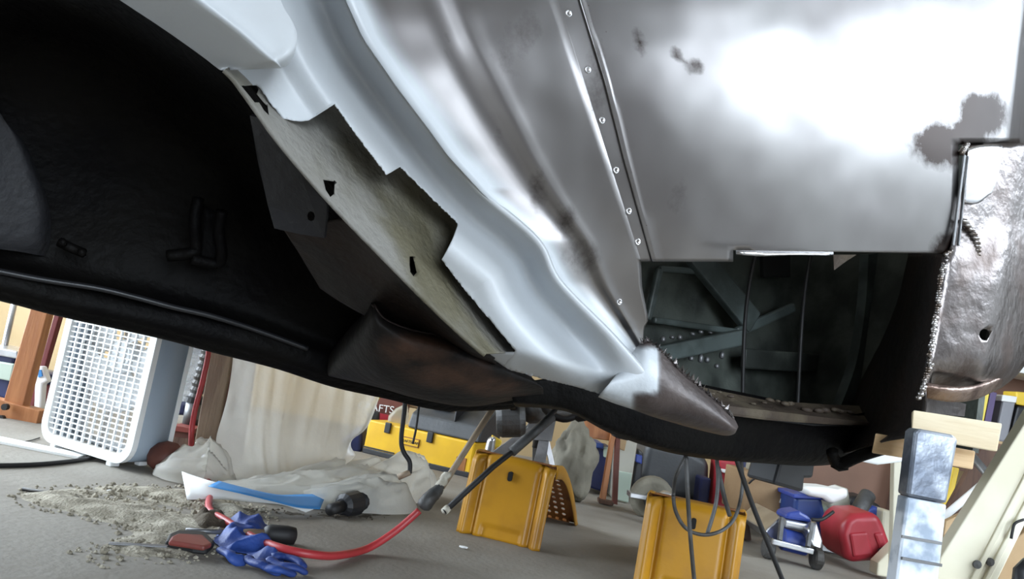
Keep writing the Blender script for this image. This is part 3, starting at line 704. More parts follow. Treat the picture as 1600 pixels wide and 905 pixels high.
# ---- sheets added to close the body off and keep its inside dark
def SX(s, i, z): return SP + SD*s - SN*i + Vector((0, 0, z))
m = MB()
def pbox(s0, s1, i0, i1, z0, z1):
    v = [SX(s, i, z) for z in (z0, z1) for i in (i0, i1) for s in (s0, s1)]
    return v, [(0, 2, 3, 1), (4, 5, 7, 6), (0, 1, 5, 4), (2, 6, 7, 3), (0, 4, 6, 2), (1, 3, 7, 5)]
MB().add(pbox(-1.1, .86, .55, 1.5, .54, .57)).add(pbox(.15, .66, .26, .55, .47, .49)).build('floor_pan', 'undercoat', car)
MB().add(pbox(-.75, .80, .03, .20, 1.18, 1.20)).add(pbox(-.75, .80, .43, 1.5, 1.18, 1.20)).build('unseen_rear_deck', 'worn_steel', car)  # unseen; added to darken the trunk, its gap lets some light in
MB().add(pbox(.84, .86, .06, 1.5, .46, 1.18)).build('tail_panel', 'inner_green', car)
MB().add(pbox(-1.1, .86, 1.5, 1.52, .60, 1.18)).build('far_side_panel', 'undercoat', car)
# rear axle and suspension far under the car
m = MB()
c = Y(798,655,2.75)
m.add(lathe([(.001,-.05),(.05,-.05),(.062,-.03),(.062,.03),(.05,.05),(.001,.05)], 24, Matrix.Translation(c) @ Matrix.Rotation(math.radians(78), 4, 'Y')))
m.build('brake_drum', 'axle_gray', car, smooth=False, bevel=.004)
m = MB(); m.add(tube([Y(770,610,2.8), Y(830,650,2.8), Y(930,640,2.85)], .028, 12)); m.add(ico(Y(832,640,2.8), .06, 2, (1.2, 1, .8), 4, .15)); m.build('rear_axle', 'axle_gray', car, smooth=True)
m = MB(); m.add(tube(cm([Y(850,610,2.7), Y(852,640,2.7), Y(880,655,2.7), Y(905,648,2.72)], 5), .012, 8)); m.add(tube([Y(800,605,2.7), Y(803,640,2.7)], .014, 8)); m.add(ico(Y(905,650,2.72), .03, 1, (1, 1, .8), 2, .3)); m.build('suspension_link', 'rust_bright', car, smooth=True)
m = MB(); m.add(slab([(745,612),(880,612),(895,640),(850,650),(790,640)], 2.95, .25)); m.build('axle_housing_mount', 'undercoat', car, bevel=.01)
m = MB(); m.add(slab([(955,655),(990,662),(985,690),(960,684)], 1.45, .05)); m.build('rail_tab', 'gray_undercoat', car, bevel=.005)
# tow bracket hanging below the rail
m = MB(); m.add(prism([S(*p) for p in [(1222,715,-.3),(1275,720,-.3),(1271,748,-.3),(1258,748,-.3),(1256,770,-.3),(1210,757,-.3)]], -SN*.07)); m.build('hanger_bracket', 'black_plastic', car, bevel=.006)
m = MB().add(tube(cm([S(1150,715,-.24), S(1160,745,-.24), S(1176,790,-.24), S(1200,850,-.24), S(1232,930,-.24)], 5), .0042, 8)); m.build('hanging_rod', 'black_rubber', car, smooth=True)
m = MB().add(tube(cm([S(1072,715,-.26), S(1074,760,-.26), S(1078,830,-.26), S(1086,920,-.26)], 5), .0036, 8)); m.build('brake_cable', 'axle_gray', car, smooth=True)
m = MB().add(tube(cm([S(1052,775,-.28), S(1056,800,-.28), S(1072,826,-.28), S(1100,836,-.28), S(1130,828,-.28), S(1150,805,-.28), S(1160,760,-.28), S(1158,716,-.28)], 6), .0032, 8)); m.add(tube(cm([S(1052,775,-.28), S(1056,745,-.3), S(1072,712,-.3)], 5), .0032, 8)); m.build('brake_cable', 'axle_gray', car, smooth=True)
m = MB().add(tube(cm([S(1120,718,-.3), S(1122,750,-.3), S(1118,790,-.3), S(1104,838,-.3)], 5), .0036, 8)); m.add(tube(cm([S(1122,730,-.3), S(1130,770,-.3), S(1140,806,-.3)], 5), .004, 8)); m.build('brake_cable', 'axle_gray', car, smooth=True)
# ------------------------------------------------------------------ box fan
fl = F(60, 694); ffr = F(198, 738)
ex = (ffr-fl).normalized(); rzf = math.atan2(ex.y, ex.x); FWd = (ffr-fl).length; FH = .56; FD = .125
fan = thing('box_fan', 'white box fan with gray sides standing on the floor at the left', 'fan', fl, rzf, world=False)
RC = .055
def rrect(x0, x1, z0, z1, r, n=6):
    out = []
    for cx, cz, a0 in ((x1-r, z0+r, -90), (x1-r, z1-r, 0), (x0+r, z1-r, 90), (x0+r, z0+r, 180)):
        for k in range(n+1):
            a = math.radians(a0+90*k/n); out.append((cx+r*math.cos(a), cz+r*math.sin(a)))
    return out
Z0 = .018
ol = rrect(0, FWd, Z0, Z0+FH, RC); il = rrect(.022, FWd-.022, Z0+.022, Z0+FH-.022, RC-.02)
rows = [[Vector((x, y, z)) for x, z in pts] for pts, y in ((ol, .012), (ol, FD-.008))]
MB().add(grid(rows, True)).build('fan_shell', 'fan_gray', fan, smooth=True, solid=.003)
for y0, y1, nm in ((-.004, .014, 'front_rim'), (FD-.010, FD+.006, 'rear_rim')):
    oo = rrect(-.004, FWd+.004, Z0-.004, Z0+FH+.004, RC+.004)
    rows = [[Vector((x, y, z)) for x, z in p] for p, y in ((il, y1), (il, y0), (oo, y0), (oo, y1), (il, y1))]
    MB().add(grid(rows, True)).build(nm, 'white_plastic', fan)
def inside_span(z):
    a = .022; r = RC-.02; zz0 = Z0+.022; zz1 = Z0+FH-.022; d = 0
    if z < zz0+r: d = r-math.sqrt(max(0, r*r-(zz0+r-z)**2))
    if z > zz1-r: d = r-math.sqrt(max(0, r*r-(z-zz1+r)**2))
    return a+d, FWd-a-d
for y, nm in ((.001, 'front_grille'), (FD-.004, 'rear_grille')):
    m = MB(); nh = 34 if nm == 'front_grille' else 10; nvb = 10 if nm == 'front_grille' else 3
    for k in range(1, nh):
        z = Z0+.022+(FH-.044)*k/nh; x0, x1 = inside_span(z); m.add(box(x0, x1, y, y+.004, z-.0018, z+.0018))
    for k in range(1, nvb+1):
        x = .022+(FWd-.044)*k/(nvb+1); m.add(box(x-.0028, x+.0028, y-.001, y+.006, Z0+.024, Z0+FH-.024))
    m.build(nm, 'white_plastic', fan)
cx, cz = FWd/2, Z0+FH/2
hub = MB().add(lathe([(.001,0),(.045,0),(.05,.01),(.05,.05),(.001,.05)], 24, Matrix.Translation((cx, .045, cz)) @ Matrix.Rotation(math.radians(-90), 4, 'X'))).build('fan_hub', 'white_plastic', fan)
for b in range(5):
    rws = []
    for i in range(9):
        r = .045+(FWd/2-.075)*i/8
        rws.append([Vector((cx+r*math.cos(a), .062+.028*(t-.5)*(1-.3*i/8), cz+r*math.sin(a))) for t in [j/8 for j in range(9)] for a in [2*math.pi*b/5+(.35+.55*i/8)*(t-.5)*1.8]])
    MB().add(grid(rws)).build('fan_blade', 'white_plastic', fan, smooth=True, solid=.002)
for x in (.05, FWd-.09): MB().add(box(x, x+.022, .0, .03, 0, .02)).build('foot', 'white_plastic', fan, bevel=.003)
for x in (.05, FWd-.09): MB().add(box(x, x+.022, FD-.03, FD, 0, .02)).build('foot', 'white_plastic', fan, bevel=.003)
MB().add(lathe([(.001,0),(.02,0),(.018,.014),(.001,.015)], 16, Matrix.Translation((FWd-.09, .03, Z0+FH)))).build('switch_knob', 'fan_dark', fan)

# ------------------------------------------------------------------ left: wooden frame and what stands by it
y = 2.78
t = thing('wooden_stand', 'orange-brown wooden frame standing at the left behind the box fan', 'stand', F(20, 662))
MB().add(slab([(66,420),(92,420),(34,640),(3,634)], y, .045)).build('post', 'orange_wood', t, bevel=.003)
MB().add(slab([(-80,604),(0,625),(62,642),(54,674),(-10,657),(-84,636)], y-.012, .055)).build('bottom_rail', 'orange_wood', t, bevel=.003)
for q in ((9,636),(3,654)):
    MB().add(lathe([(.001,0),(.011,0),(.011,.016),(.006,.02),(.001,.02)], 10, Matrix.Translation(Y(q[0], q[1], y-.03)) @ Matrix.Rotation(math.radians(-90), 4, 'X') @ Matrix.Translation((0,0,-.01)))).build('bolt', 'black_rubber', t)
o = MB().add(tube([Y(30,440,3.3), Y(4,556,3.3), Y(-2,584,3.3)], .012, 12)).build('broom_handle', 'silver_metal', smooth=True); tag(o, 'silver pole leaning against the tan wall at the far left', 'pole')
t = thing('storage_case', 'black case with a metal rim and clear side at the left edge', 'case', Y(0,620,3.1))
MB().add(slab([(-40,540),(24,552),(12,625),(-50,615)], 3.15, .2)).build('case_body', 'navy_plastic', t, bevel=.01)
MB().add(slab([(-40,536),(27,549),(26,561),(-42,549)], 3.13, .22)).build('case_rim', 'silver_metal', t, bevel=.005)
MB().add(slab([(-20,562),(22,569),(16,596),(-24,588)], 3.12, .02)).build('clear_side', 'pale_green', t, bevel=.005)
o = MB().add(slabf([(88,478),(97,480),(66,576),(60,570)], 3.05, .03, (2,3))).build('red_strap', 'dark_red', bevel=.003); tag(o, 'dark red strap hanging beside the orange wooden frame', 'strap')
t = thing('spray_bottle', 'white and pale blue spray bottle leaning behind the fan, beside the wooden frame', 'bottle', Y(66,610,3.0))
MB().add(slabf([(55,572),(66,572),(74,596),(66,600),(70,616),(60,612)], 3.0, .035, (4,5))).build('bottle_body', 'white_plastic', t, bevel=.006)
MB().add(slab([(58,578),(64,578),(66,588),(60,590)], 2.995, .005)).build('bottle_label', 'blue_card', t)
t = thing('tool_bin', 'dark bin of reddish tools on the floor behind the wooden frame', 'bin', Y(50,640,3.2))
MB().add(slab([(34,590),(84,600),(72,640),(30,632)], 3.2, .2)).build('bin_body', 'dark_red', t, bevel=.01)
MB().add(slab([(54,580),(80,585),(78,602),(50,598)], 3.18, .1)).build('bin_lid', 'navy_plastic', t, bevel=.01)
# things on the floor by the fan
o = MB().add(prism([F(-60,676), F(0,686), F(135,714), F(122,718), F(0,694), F(-60,684)], (0,0,.008))).build('white_trim_strip', 'white_card', bevel=.001); tag(o, 'thin white strip of board lying on the floor in front of the fan', 'strip')
o = MB().add(tube(cm([F(-60,728,.006), F(30,727,.006), F(80,724,.006), F(125,719,.006), F(150,714,.006)], 6), .006, 8)).build('power_cord', 'black_rubber', smooth=True); tag(o, 'black power cord on the concrete running under the fan', 'cord')
o = MB().add(tube(cm([F(-30,684,.003), F(15,688,.003), F(40,690,.003), F(62,684,.003)], 6), .002, 6)).build('thin_wire', 'axle_gray', smooth=True); tag(o, 'thin gray wire on the floor beside the white strip', 'wire')
# behind the fan
o = MB().add(slab([(280,500),(335,512),(296,640),(262,632)], 3.0, .02)).build('foil_panel', 'chrome_foil', bevel=.003); tag(o, 'shiny crinkled foil-faced panel standing behind the fan', 'panel')
o = MB().add(slab([(268,628),(290,634),(292,650),(266,648)], 2.9, .1)).build('blue_can', 'navy_plastic', bevel=.01); tag(o, 'small dark blue can on the floor behind the fan', 'can')
t = thing('shock_absorber', 'dark gray ribbed cylinder leaning behind the red hose', 'cylinder', Y(298,660,2.85))
m = MB(); a = Y(330,535,2.85); b = Y(304,625,2.85); c = Y(296,668,2.85)
pts = [a.lerp(b, k/18) for k in range(19)]
MB().add(tube(pts, [.026 if k % 2 else .021 for k in range(19)], 14)).build('ribbed_sleeve', 'axle_gray', t)
MB().add(tube([b, c], .027, 14)).build('lower_tube', 'gray_metal', t, smooth=True); MB().add(tube([b+(a-b)*.03, b-(a-b)*.05], .031, 14)).build('collar', 'black_plastic', t)
t = thing('wooden_post', 'taupe timber post with dark red-brown face between the hose and plastic sheet', 'post', F(325,722))
MB().add(slab([(338,500),(372,500),(330,735),(298,722)], 2.62, .09)).build('post_front', 'taupe_wood', t, bevel=.004)
MB().add(slab([(370,500),(398,500),(365,730),(328,735)], 2.64, .09)).build('post_side_board', 'redbrown_wood', t, bevel=.004)
t = thing('red_brick_box', 'low red-brown wooden box on the floor right of the fan', 'box', F(280,715))
MB().add(slab([(262,666),(304,672),(302,712),(254,706)], 2.76, .12)).build('box_body', 'redbrown_wood', t, bevel=.005)
MB().add(slab([(266,664),(306,670),(304,678),(264,673)], 2.75, .13)).build('box_lip', 'red_paint', t, bevel=.002)
MB().add(slab([(266,682),(298,686),(296,699),(264,695)], 2.757, .004)).build('stamped_mark', 'brown_wood', t)
o = MB().add(ico(F(257,714,.045), .05, 2, (1, 1, .9), 3, .2)).build('brown_pot', 'redbrown_wood', smooth=True); tag(o, 'round brown lump on the floor beside the fan corner', 'pot')
o = MB().add(tube(cm([Y(328,470,2.55), Y(327,540,2.55), Y(318,590,2.55), Y(305,640,2.55), Y(299,680,2.55), F(301,722,.012), F(318,740,.012), F(330,765,.012), F(326,785,.012), F(330,800,.012), F(350,812,.012), F(372,826,.012), F(400,842,.016), F(440,857,.022), F(490,867,.02), F(530,868,.012), F(575,857,.012), Y(618,830,1.88), Y(655,798,1.90)], 8), .0085, 12)).build('air_hose', 'red_rubber', smooth=True); tag(o, 'red air hose hanging by the post and snaking across the floor', 'hose')
t = thing('wrapped_stick', 'long wooden stick wrapped at its lower end, leaning up to the car', 'stick', Y(672,790,1.95))
MB().add(tube([Y(690,762,1.96), Y(772,635,2.05)], .008, 10)).build('stick', 'stick_wood', t, smooth=True)
MB().add(tube(cm([Y(660,794,1.92), Y(670,780,1.92), Y(684,766,1.94), Y(690,755,1.95)], 4), [.011,.017,.019,.018,.018,.017,.017,.015,.014,.012,.011,.010,.009], 10)).build('gray_coupler', 'axle_gray', t, smooth=True)
m = MB(); p0 = Y(684,766,1.945); p1 = Y(700,738,1.95)
MB().add(tube([p0.lerp(p1, k/8)+Vector((.002*math.sin(k*2), 0, 0)) for k in range(9)], [.012-.0003*k for k in range(9)], 8)).build('tape_wrap', 'tape_white', t, smooth=True)
t = thing('brake_line_rod', 'thin black rod with a pale tip slanting from the floor to the axle', 'rod', Y(694,800,2.05))
MB().add(tube([Y(694,800,2.05), Y(770,730,2.15), Y(812,697,2.2), Y(868,640,2.3)], .008, 10)).build('rod', 'black_rubber', t, smooth=True)
MB().add(tube([Y(694,800,2.05), Y(700,794,2.06)], .010, 10)).build('pale_tip', 'tape_white', t, smooth=True)
MB().add(tube([Y(800,706,2.18), Y(862,652,2.29)], .014, 10)).build('sleeve', 'axle_gray', t, smooth=True)
t = thing('hanging_cable', 'dark cable dangling from the car with a taped end above the plastic', 'cable', Y(640,745,1.9))
MB().add(tube(cm([Y(634,610,1.9), Y(632,640,1.9), Y(627,685,1.9), Y(630,705,1.9), Y(640,722,1.9), Y(640,740,1.9)], 6), .0055, 8)).build('cable', 'black_rubber', t, smooth=True)
MB().add(tube([Y(641,738,1.9), Y(622,746,1.9)], .007, 8)).build('taped_end', 'stick_wood', t, smooth=True)
MB().add(tube(cm([Y(656,610,1.92), Y(654,640,1.92), Y(650,670,1.92), Y(645,694,1.92)], 5), .003, 6)).build('thin_lead', 'black_rubber', t, smooth=True)

# ------------------------------------------------------------------ plastic drop cloth
pl = thing('plastic_drop_cloth', 'translucent plastic sheet hanging behind the car and crumpled on the floor', 'plastic sheet', F(470,780))
top = [(372,470),(420,470),(470,470),(520,470),(570,480),(622,520)]
mid = [(362,600),(408,610),(455,618),(505,628),(545,640),(580,655)]
low = [(342,690),(395,705),(440,712),(490,715),(530,705),(548,690)]
bot = [(345,752),(395,775),(450,782),(490,770),(530,735),(552,712)]
ys = [2.55, 2.5, 2.42, 2.34]
g = cmgrid([[Y(px, py, yy+.03*k) for k, (px, py) in enumerate(r)] for r, yy in zip((top, mid, low, bot), ys)], 14, 12)
n = len(g[0])
for i, r in enumerate(g):
    for j in range(n):
        u = j/n*4.2 + .25*math.sin(i*.10) + .4*nz((j*.05, i*.03, 7))
        f_ = .032*nz((u*1.15, i*.012, 2)) + .014*nz((u*2.7, i*.02, 5)) + .006*nz((u*6.5, i*.06, 8))
        r[j] = r[j] + Vector((.3*f_, f_, 0))
MB().add(grid(g)).build('hanging_sheet', 'plastic_film', pl, smooth=True)
def roll(path, hs, ws, seed, nm, nu=150, nv=46):
    P = cm([F(*p) for p in path], 12); H = cm([Vector((h, w, 0)) for h, w in zip(hs, ws)], 12); rws = []
    for i, (p, hw) in enumerate(zip(P, H)):
        t = (P[min(i+1, len(P)-1)]-P[max(i-1, 0)]).normalized(); nn = Vector((-t.y, t.x, 0)); r = []
        for j in range(nv+1):
            a = math.pi*j/nv
            q = Vector((i*.055+seed*5, j*.085, seed)); w = Vector((nz(q, 1.2), nz(q+Vector((5,0,0)), 1.2), 0))*.9
            f1 = 1-2.0*abs(nz(q+w, 1.0)); f2 = 1-2.2*abs(nz(q*2.1+w*1.5, 1.0)); k = .62+.30*f1+.16*f2
            r.append(p + nn*(-math.cos(a)*hw.y*(.7+.3*k)) + Vector((0, 0, .004+max(0, math.sin(a))*hw.x*k)))
        rws.append(r)
    MB().add(grid(rws)).build(nm, 'plastic_film', pl, smooth=True)
roll([(255,738),(285,748),(320,752),(352,760)], [.02,.11,.12,.03], [.03,.09,.09,.05], 1, 'crumpled_fold')
roll([(335,768),(400,776),(470,780),(540,778),(600,775),(650,775),(672,782)], [.02,.05,.08,.12,.135,.125,.02], [.05,.08,.10,.12,.12,.10,.03], 2, 'crumpled_fold')
roll([(430,780),(500,792),(560,797),(610,798),(640,796)], [.02,.06,.09,.10,.02], [.03,.05,.06,.06,.03], 3, 'crumpled_fold')
# white and blue card
t = thing('folded_card_sheet', 'white and blue printed sheet lying at the foot of the plastic', 'sheet', F(390,785))
def cd(pts_top, pts_bot, nm, m_, k0, k1):
    rws = []
    for k in range(5):
        s = k/4; rws.append([F(lerp(a[0], b[0], s), lerp(a[1], b[1], s), lerp(a[2], b[2], s)) for a, b in zip(pts_top, pts_bot)])
    MB().add(grid(cmgrid(rws, 4, 1))).build(nm, m_, t, smooth=True, solid=.0015)
cd([(284,737,.05),(330,752,.055),(380,763,.05),(440,776,.035),(490,796,.02)], [(292,781,.006),(340,780,.012),(385,784,.016),(440,789,.016),(478,801,.008)], 'white_paper', 'white_card', 0, 1)
cd([(342,752,.060),(380,762,.055),(430,773,.045),(470,773,.038),(510,772,.035)], [(325,760,.056),(375,771,.052),(425,783,.036),(465,793,.026),(500,796,.018)], 'blue_band', 'blue_card', 0, 1)
t = thing('vacuum_nozzle', 'black plastic nozzle lying against the crumpled plastic', 'nozzle', F(535,798))
a = F(516,797,.02); b = F(534,791,.025); c = F(556,786,.03); d = F(580,780,.03)
MB().add(tube([a, b], .016, 14)).build('nozzle_tip', 'black_rubber', t, smooth=True); MB().add(tube([b, b.lerp(c,.15), c], [.02,.032,.034], 16)).build('collar', 'black_plastic', t); MB().add(tube([c, d], .028, 14)).build('sleeve', 'black_plastic', t, smooth=True)

# ------------------------------------------------------------------ sand, tools, glove on the concrete
def inpoly(x, yy, P):
    c = False; j = len(P)-1
    for i in range(len(P)):
        if (P[i].y > yy) != (P[j].y > yy) and x < (P[j].x-P[i].x)*(yy-P[i].y)/(P[j].y-P[i].y)+P[i].x: c = not c
        j = i
    return c
def edge_d(x, yy, P):
    best = 9; q = Vector((x, yy))
    for i in range(len(P)):
        a = P[i].xy; b = P[(i+1) % len(P)].xy; ab = b-a; tt = max(0, min(1, (q-a).dot(ab)/ab.length_squared)); best = min(best, (q-(a+ab*tt)).length)
    return best
def mound(pix, h, cell, fr, seed, name, m_, wr, hb=0, grains=0, gr=(.002,.006), kind=None):
    P = [F(*p) for p in pix]; x0 = min(p.x for p in P); x1 = max(p.x for p in P); y0 = min(p.y for p in P); y1 = max(p.y for p in P)
    nx = int((x1-x0)/cell)+1; ny = int((y1-y0)/cell)+1; ok = {}; m = MB()
    for i in range(nx+1):
        for j in range(ny+1):
            x = x0+i*cell; yy = y0+j*cell
            ins = inpoly(x, yy, P); e = edge_d(x, yy, P) if ins else 0
            k = smooth(e/wr)
            nn = nz((x*fr+seed, yy*fr, 0)); n2 = nz((x*fr*3+seed, yy*fr*3, 4))
            z = h*k*(.45+.7*nn+.45*n2)-.0025 + hb*k
            if ins and e > 0: ok[i, j] = len(m.v)
            else: ok[i, j] = None
            if ins: m.v.append(Vector((x, yy, z)))
    for i in range(nx):
        for j in range(ny):
            q = [ok.get((i, j)), ok.get((i+1, j)), ok.get((i+1, j+1)), ok.get((i, j+1))]
            if None not in q: m.f.append(tuple(q))
    rr = random.Random(seed)
    for k in range(grains):
        x = rr.uniform(x0, x1); yy = rr.uniform(y0, y1)
        if inpoly(x, yy, P): m.add(ico((x, yy, max(.001, h*.3*smooth(edge_d(x, yy, P)/wr))), rr.uniform(*gr)*rr.choice((.6, .8, 1, 1.3)), 1, (1, 1, .8), k, .4))
    return m.build(name, m_, None, smooth=False)
o = mound([(60,760),(180,755),(300,760),(420,795),(445,830),(400,850),(300,880),(150,890),(100,860),(180,830),(120,810),(20,790),(10,770)], .020, .008, 7, 3, 'scattered_sand', 'sand', .10, grains=1500)
tag(o, 'pale gritty sand scattered over the concrete in the left foreground', 'sand', kind='stuff')
o = mound([(285,812),(330,800),(365,812),(368,828),(330,836),(300,832)], .030, .005, 14, 9, 'soil_clump', 'soil', .04, hb=.006, grains=120)
tag(o, 'darker clump of soil between the red hose and screwdriver shaft', 'soil', kind='stuff')
o = mound([(320,776),(420,792),(500,800),(640,800),(690,802),(560,815),(400,806),(330,795)], .008, .008, 16, 15, 'floor_debris', 'soil', .06, grains=260, gr=(.0015,.004))
tag(o, 'brown crumbs of debris along the front of the plastic sheet', 'debris', kind='stuff')
random.seed(4)
o = MB().add(ico(F(172,767,.004), .007, 1, (1.5, 1, .5), 2, .4)).build('white_chip', 'white_card'); tag(o, 'small white chip lying on the sand in front of the fan', 'chip')
o = MB().add(ico(F(724,855,.004), .008, 1, (1.6, 1, .4), 5, .4)).build('white_chip', 'white_card'); tag(o, 'small white chip on the floor in front of the left yellow ramp', 'chip')
o = MB().add(tube([F(35,764,.004), F(90,773,.004), F(155,785,.004)], .004, 8)).build('thin_rod', 'axle_gray', smooth=True); tag(o, 'thin dark rod half buried in the sand below the fan', 'rod')
t = thing('putty_knife', 'scraper with a flat red handle and thin steel blade on the sand', 'scraper', F(295,865))
MB().add(prism([F(*p) for p in [(262,846),(275,840),(318,842),(333,858),(322,868),(300,866),(256,858)]], (0,0,.016))).build('handle', 'black_rubber', t, bevel=.004)
MB().add(prism([F(*p, .016) for p in [(266,846),(276,841),(316,843),(330,857),(318,862),(262,853)]], (0,0,.010))).build('handle_inlay', 'red_paint', t, bevel=.004)
MB().add(bar(F(262,854,.012), F(170,849,.008), .014, .003, up=(0,0,1))).build('blade', 'gray_metal', t, bevel=.001)
t = thing('screwdriver', 'screwdriver with black grip and steel shaft lying behind the blue glove', 'screwdriver', F(380,835))
a = F(290,829,.012); b = F(352,832,.014); c = F(412,834,.018); d = F(463,838,.018)
MB().add(tube([a, b], .0055, 8)).build('shaft', 'gray_metal', t, smooth=True); MB().add(tube([b, b.lerp(c, .12)], [.010,.009], 10)).build('ferrule', 'tape_white', t, smooth=True)
MB().add(tube([b.lerp(c, .12), c], .009, 10)).build('grip_neck', 'stick_wood', t, smooth=True); MB().add(tube([c, c.lerp(d,.15), c.lerp(d,.7), c.lerp(d,.95), d], [.014,.021,.021,.018,.010], 14)).build('grip', 'black_rubber', t, smooth=True)
gl = thing('nitrile_glove', 'crumpled blue nitrile glove lying on the floor over the tools', 'glove', F(400,870))
def crumpled_patch(pix, h, fr, seed, wr=.02, cell=.004, hb=0.0):
    P = [F(*p) for p in pix]; x0 = min(p.x for p in P); x1 = max(p.x for p in P); y0 = min(p.y for p in P); y1 = max(p.y for p in P)
    nx = int((x1-x0)/cell)+1; ny = int((y1-y0)/cell)+1; ok = {}; m = MB()
    for i in range(nx+1):
        for j in range(ny+1):
            x = x0+i*cell; yy = y0+j*cell
            if inpoly(x, yy, P):
                e = smooth(edge_d(x, yy, P)/wr); nn = abs(nz((x*fr+seed, yy*fr*1.3, 0))); n2 = abs(nz((x*fr*2.3+seed, yy*fr*2, 4)))
                ok[i, j] = len(m.v); m.v.append(Vector((x, yy, .004+hb*e+h*e*(1.15-1.6*nn-.9*n2))))
    for i in range(nx):
        for j in range(ny):
            q = [ok.get((i, j)), ok.get((i+1, j)), ok.get((i+1, j+1)), ok.get((i, j+1))]
            if None not in q: m.f.append(tuple(q))
    for v in m.v: v.z = max(.003, v.z)
    return m
crumpled_patch([(330,848),(342,834),(385,835),(408,842),(420,856),(445,868),(450,880),(430,886),(400,878),(380,868),(352,866)], .030, 8, 1, .03, .003).build('palm', 'blue_nitrile', gl, smooth=True, solid=.001)
crumpled_patch([(352,816),(375,810),(405,815),(422,826),(415,836),(380,834),(358,830)], .026, 9, 8, .025, .003).build('cuff', 'blue_nitrile', gl, smooth=True, solid=.001)
for k, (p, q, s) in enumerate([((425,868),(452,868),(478,886)), ((420,874),(446,882),(482,892)), ((405,876),(430,888),(462,893)), ((388,870),(410,882),(440,890)), ((348,856),(362,868),(382,874))]):
    pts = cm([F(*p, .016), F(*q, .018), F(*s, .010)], 7)
    MB().add(tube([v+Vector((.002*math.sin(i*.8+k), 0, .002*math.sin(i*.7+k)-.003)) for i, v in enumerate(pts)], [.0115*(1+.08*math.sin(i*.9+k)) for i in range(len(pts)-2)]+[.010,.005], 10, (1, .6))).build('glove_finger', 'blue_nitrile', gl, smooth=True)

# ------------------------------------------------------------------ yellow toolbox
a = F(566,707); b = F(733,747); tw = (b-a).length; e = (b-a).normalized(); rz = math.atan2(e.y, e.x)
tb = thing('tool_box', 'long yellow tool box with a black lid and dark latches', 'tool box', a, rz, world=False)
MB().add(box(0, tw, 0, .26, .01, .145)).build('box_body', 'yellow_plastic', tb, bevel=.008)
MB().add(box(.0, tw, -.004, .264, .0, .022)).build('base_foot', 'black_plastic', tb, bevel=.003)
MB().add(prism([(tw*.36,.01,.147),(tw*.36,.25,.147),(tw*.36,.25,.29),(tw*.36,.17,.29),(tw*.36,.03,.21)], (tw*.66,0,0))).build('lid', 'dark_gray_plastic', tb, bevel=.008)
MB().add(box(tw*.50, tw*.66, .07, .11, .245, .260)).build('lid_handle', 'black_plastic', tb, bevel=.003)
MB().add(box(tw*.75, tw*.765, .03, .24, .21, .297)).build('lid_rib', 'black_plastic', tb, bevel=.003)
for x in (.20, .60): MB().add(box(tw*x-.014, tw*x+.014, -.010, .002, .105, .150)).build('latch', 'black_plastic', tb, bevel=.003)
lb = MB().add(box(tw*.34, tw*.51, -.004, .001, .072, .108)).build('name_plate', 'yellow_tread', tb)
lb2 = MB().add(box(tw*.345, tw*.505, -.006, -.003, .076, .104)).build('name_plate_face', 'yellow_plastic', lb)
text('name_lettering', 'CRAFTSMAN', .0165, 'black_plastic', lb, Matrix.Translation((tw*.425, -.0065, .09)) @ Matrix.Rotation(math.pi/2, 4, 'X'))
for k in range(9): MB().add(prism([(.03+.017*k, -.003, .022), (.044+.017*k, -.003, .022), (.037+.017*k, -.003, .034)], (0, .004, 0))).build('base_tooth', 'black_plastic', tb) if False else None
MB().add(box(tw*.0, tw*.30, -.003, .001, .024, .030)).build('base_notch_row', 'black_plastic', tb)
MB().add(box(tw*.86, tw*.95, -.003, .002, .012, .075)).build('corner_recess', 'yellow_tread', tb, bevel=.002)
t = thing('clear_funnel', 'clear plastic dome sitting on the yellow tool box', 'funnel', Y(620,668,3.62))
MB().add(slab([(604,664),(606,650),(618,638),(634,631),(637,670)], 3.62, .10)).build('dome', 'clear_plastic', t, bevel=.02)
MB().add(slab([(596,662),(604,660),(640,668),(640,673),(596,667)], 3.60, .14)).build('rim', 'white_plastic', t, bevel=.004)
t = thing('red_product_box', 'red box with white lettering standing behind the tool box', 'box', Y(600,700,4.05))
bx = MB().add(slab([(580,618),(636,630),(628,690),(574,678)], 4.05, .15)).build('box_body', 'redbrown_wood', t, bevel=.004)
MB().add(slab([(590,645),(632,654),(628,668),(588,659)], 4.043, .006)).build('red_stripe', 'red_plastic', bx)
tl = Y(612,642,4.035); org = ORG[t.name]
dx = (Y(640,648,4.035)-tl).normalized()
text('box_lettering', 'CRAFTS', .052, 'white_card', bx, Matrix.Translation(tl-org-Vector((.080,0,0))) @ Matrix.Rotation(-math.atan2(-dx.z, dx.x)*1.0, 4, 'Y') @ Matrix.Rotation(math.pi/2, 4, 'X'))
o = MB().add(slabf([(572,640),(592,644),(594,676),(578,676)], 3.95, .05, (2,3))).build('flashlight', 'black_plastic', bevel=.01); tag(o, 'small black cylinder lying at the left end of the tool box', 'flashlight')
o = MB().add(slab([(594,610),(600,612),(577,646),(572,643)], 2.75, .02)).build('yellow_level', 'yellow_tape', bevel=.002); tag(o, 'yellow edge strip standing along the right side of the plastic sheet', 'strip')
o = MB().add(slab([(530,690),(566,662),(565,708),(552,712)], 3.55, .15)).build('blue_bag', 'navy_plastic', bevel=.02); tag(o, 'dark blue bag between the plastic sheet and yellow tool box', 'bag')
o = MB().add(slab([(610,612),(640,618),(660,624),(656,640),(606,632)], 4.2, .1)).build('amber_bottle', 'tan_board', bevel=.01); tag(o, 'tan carton behind the red lettered box', 'carton')

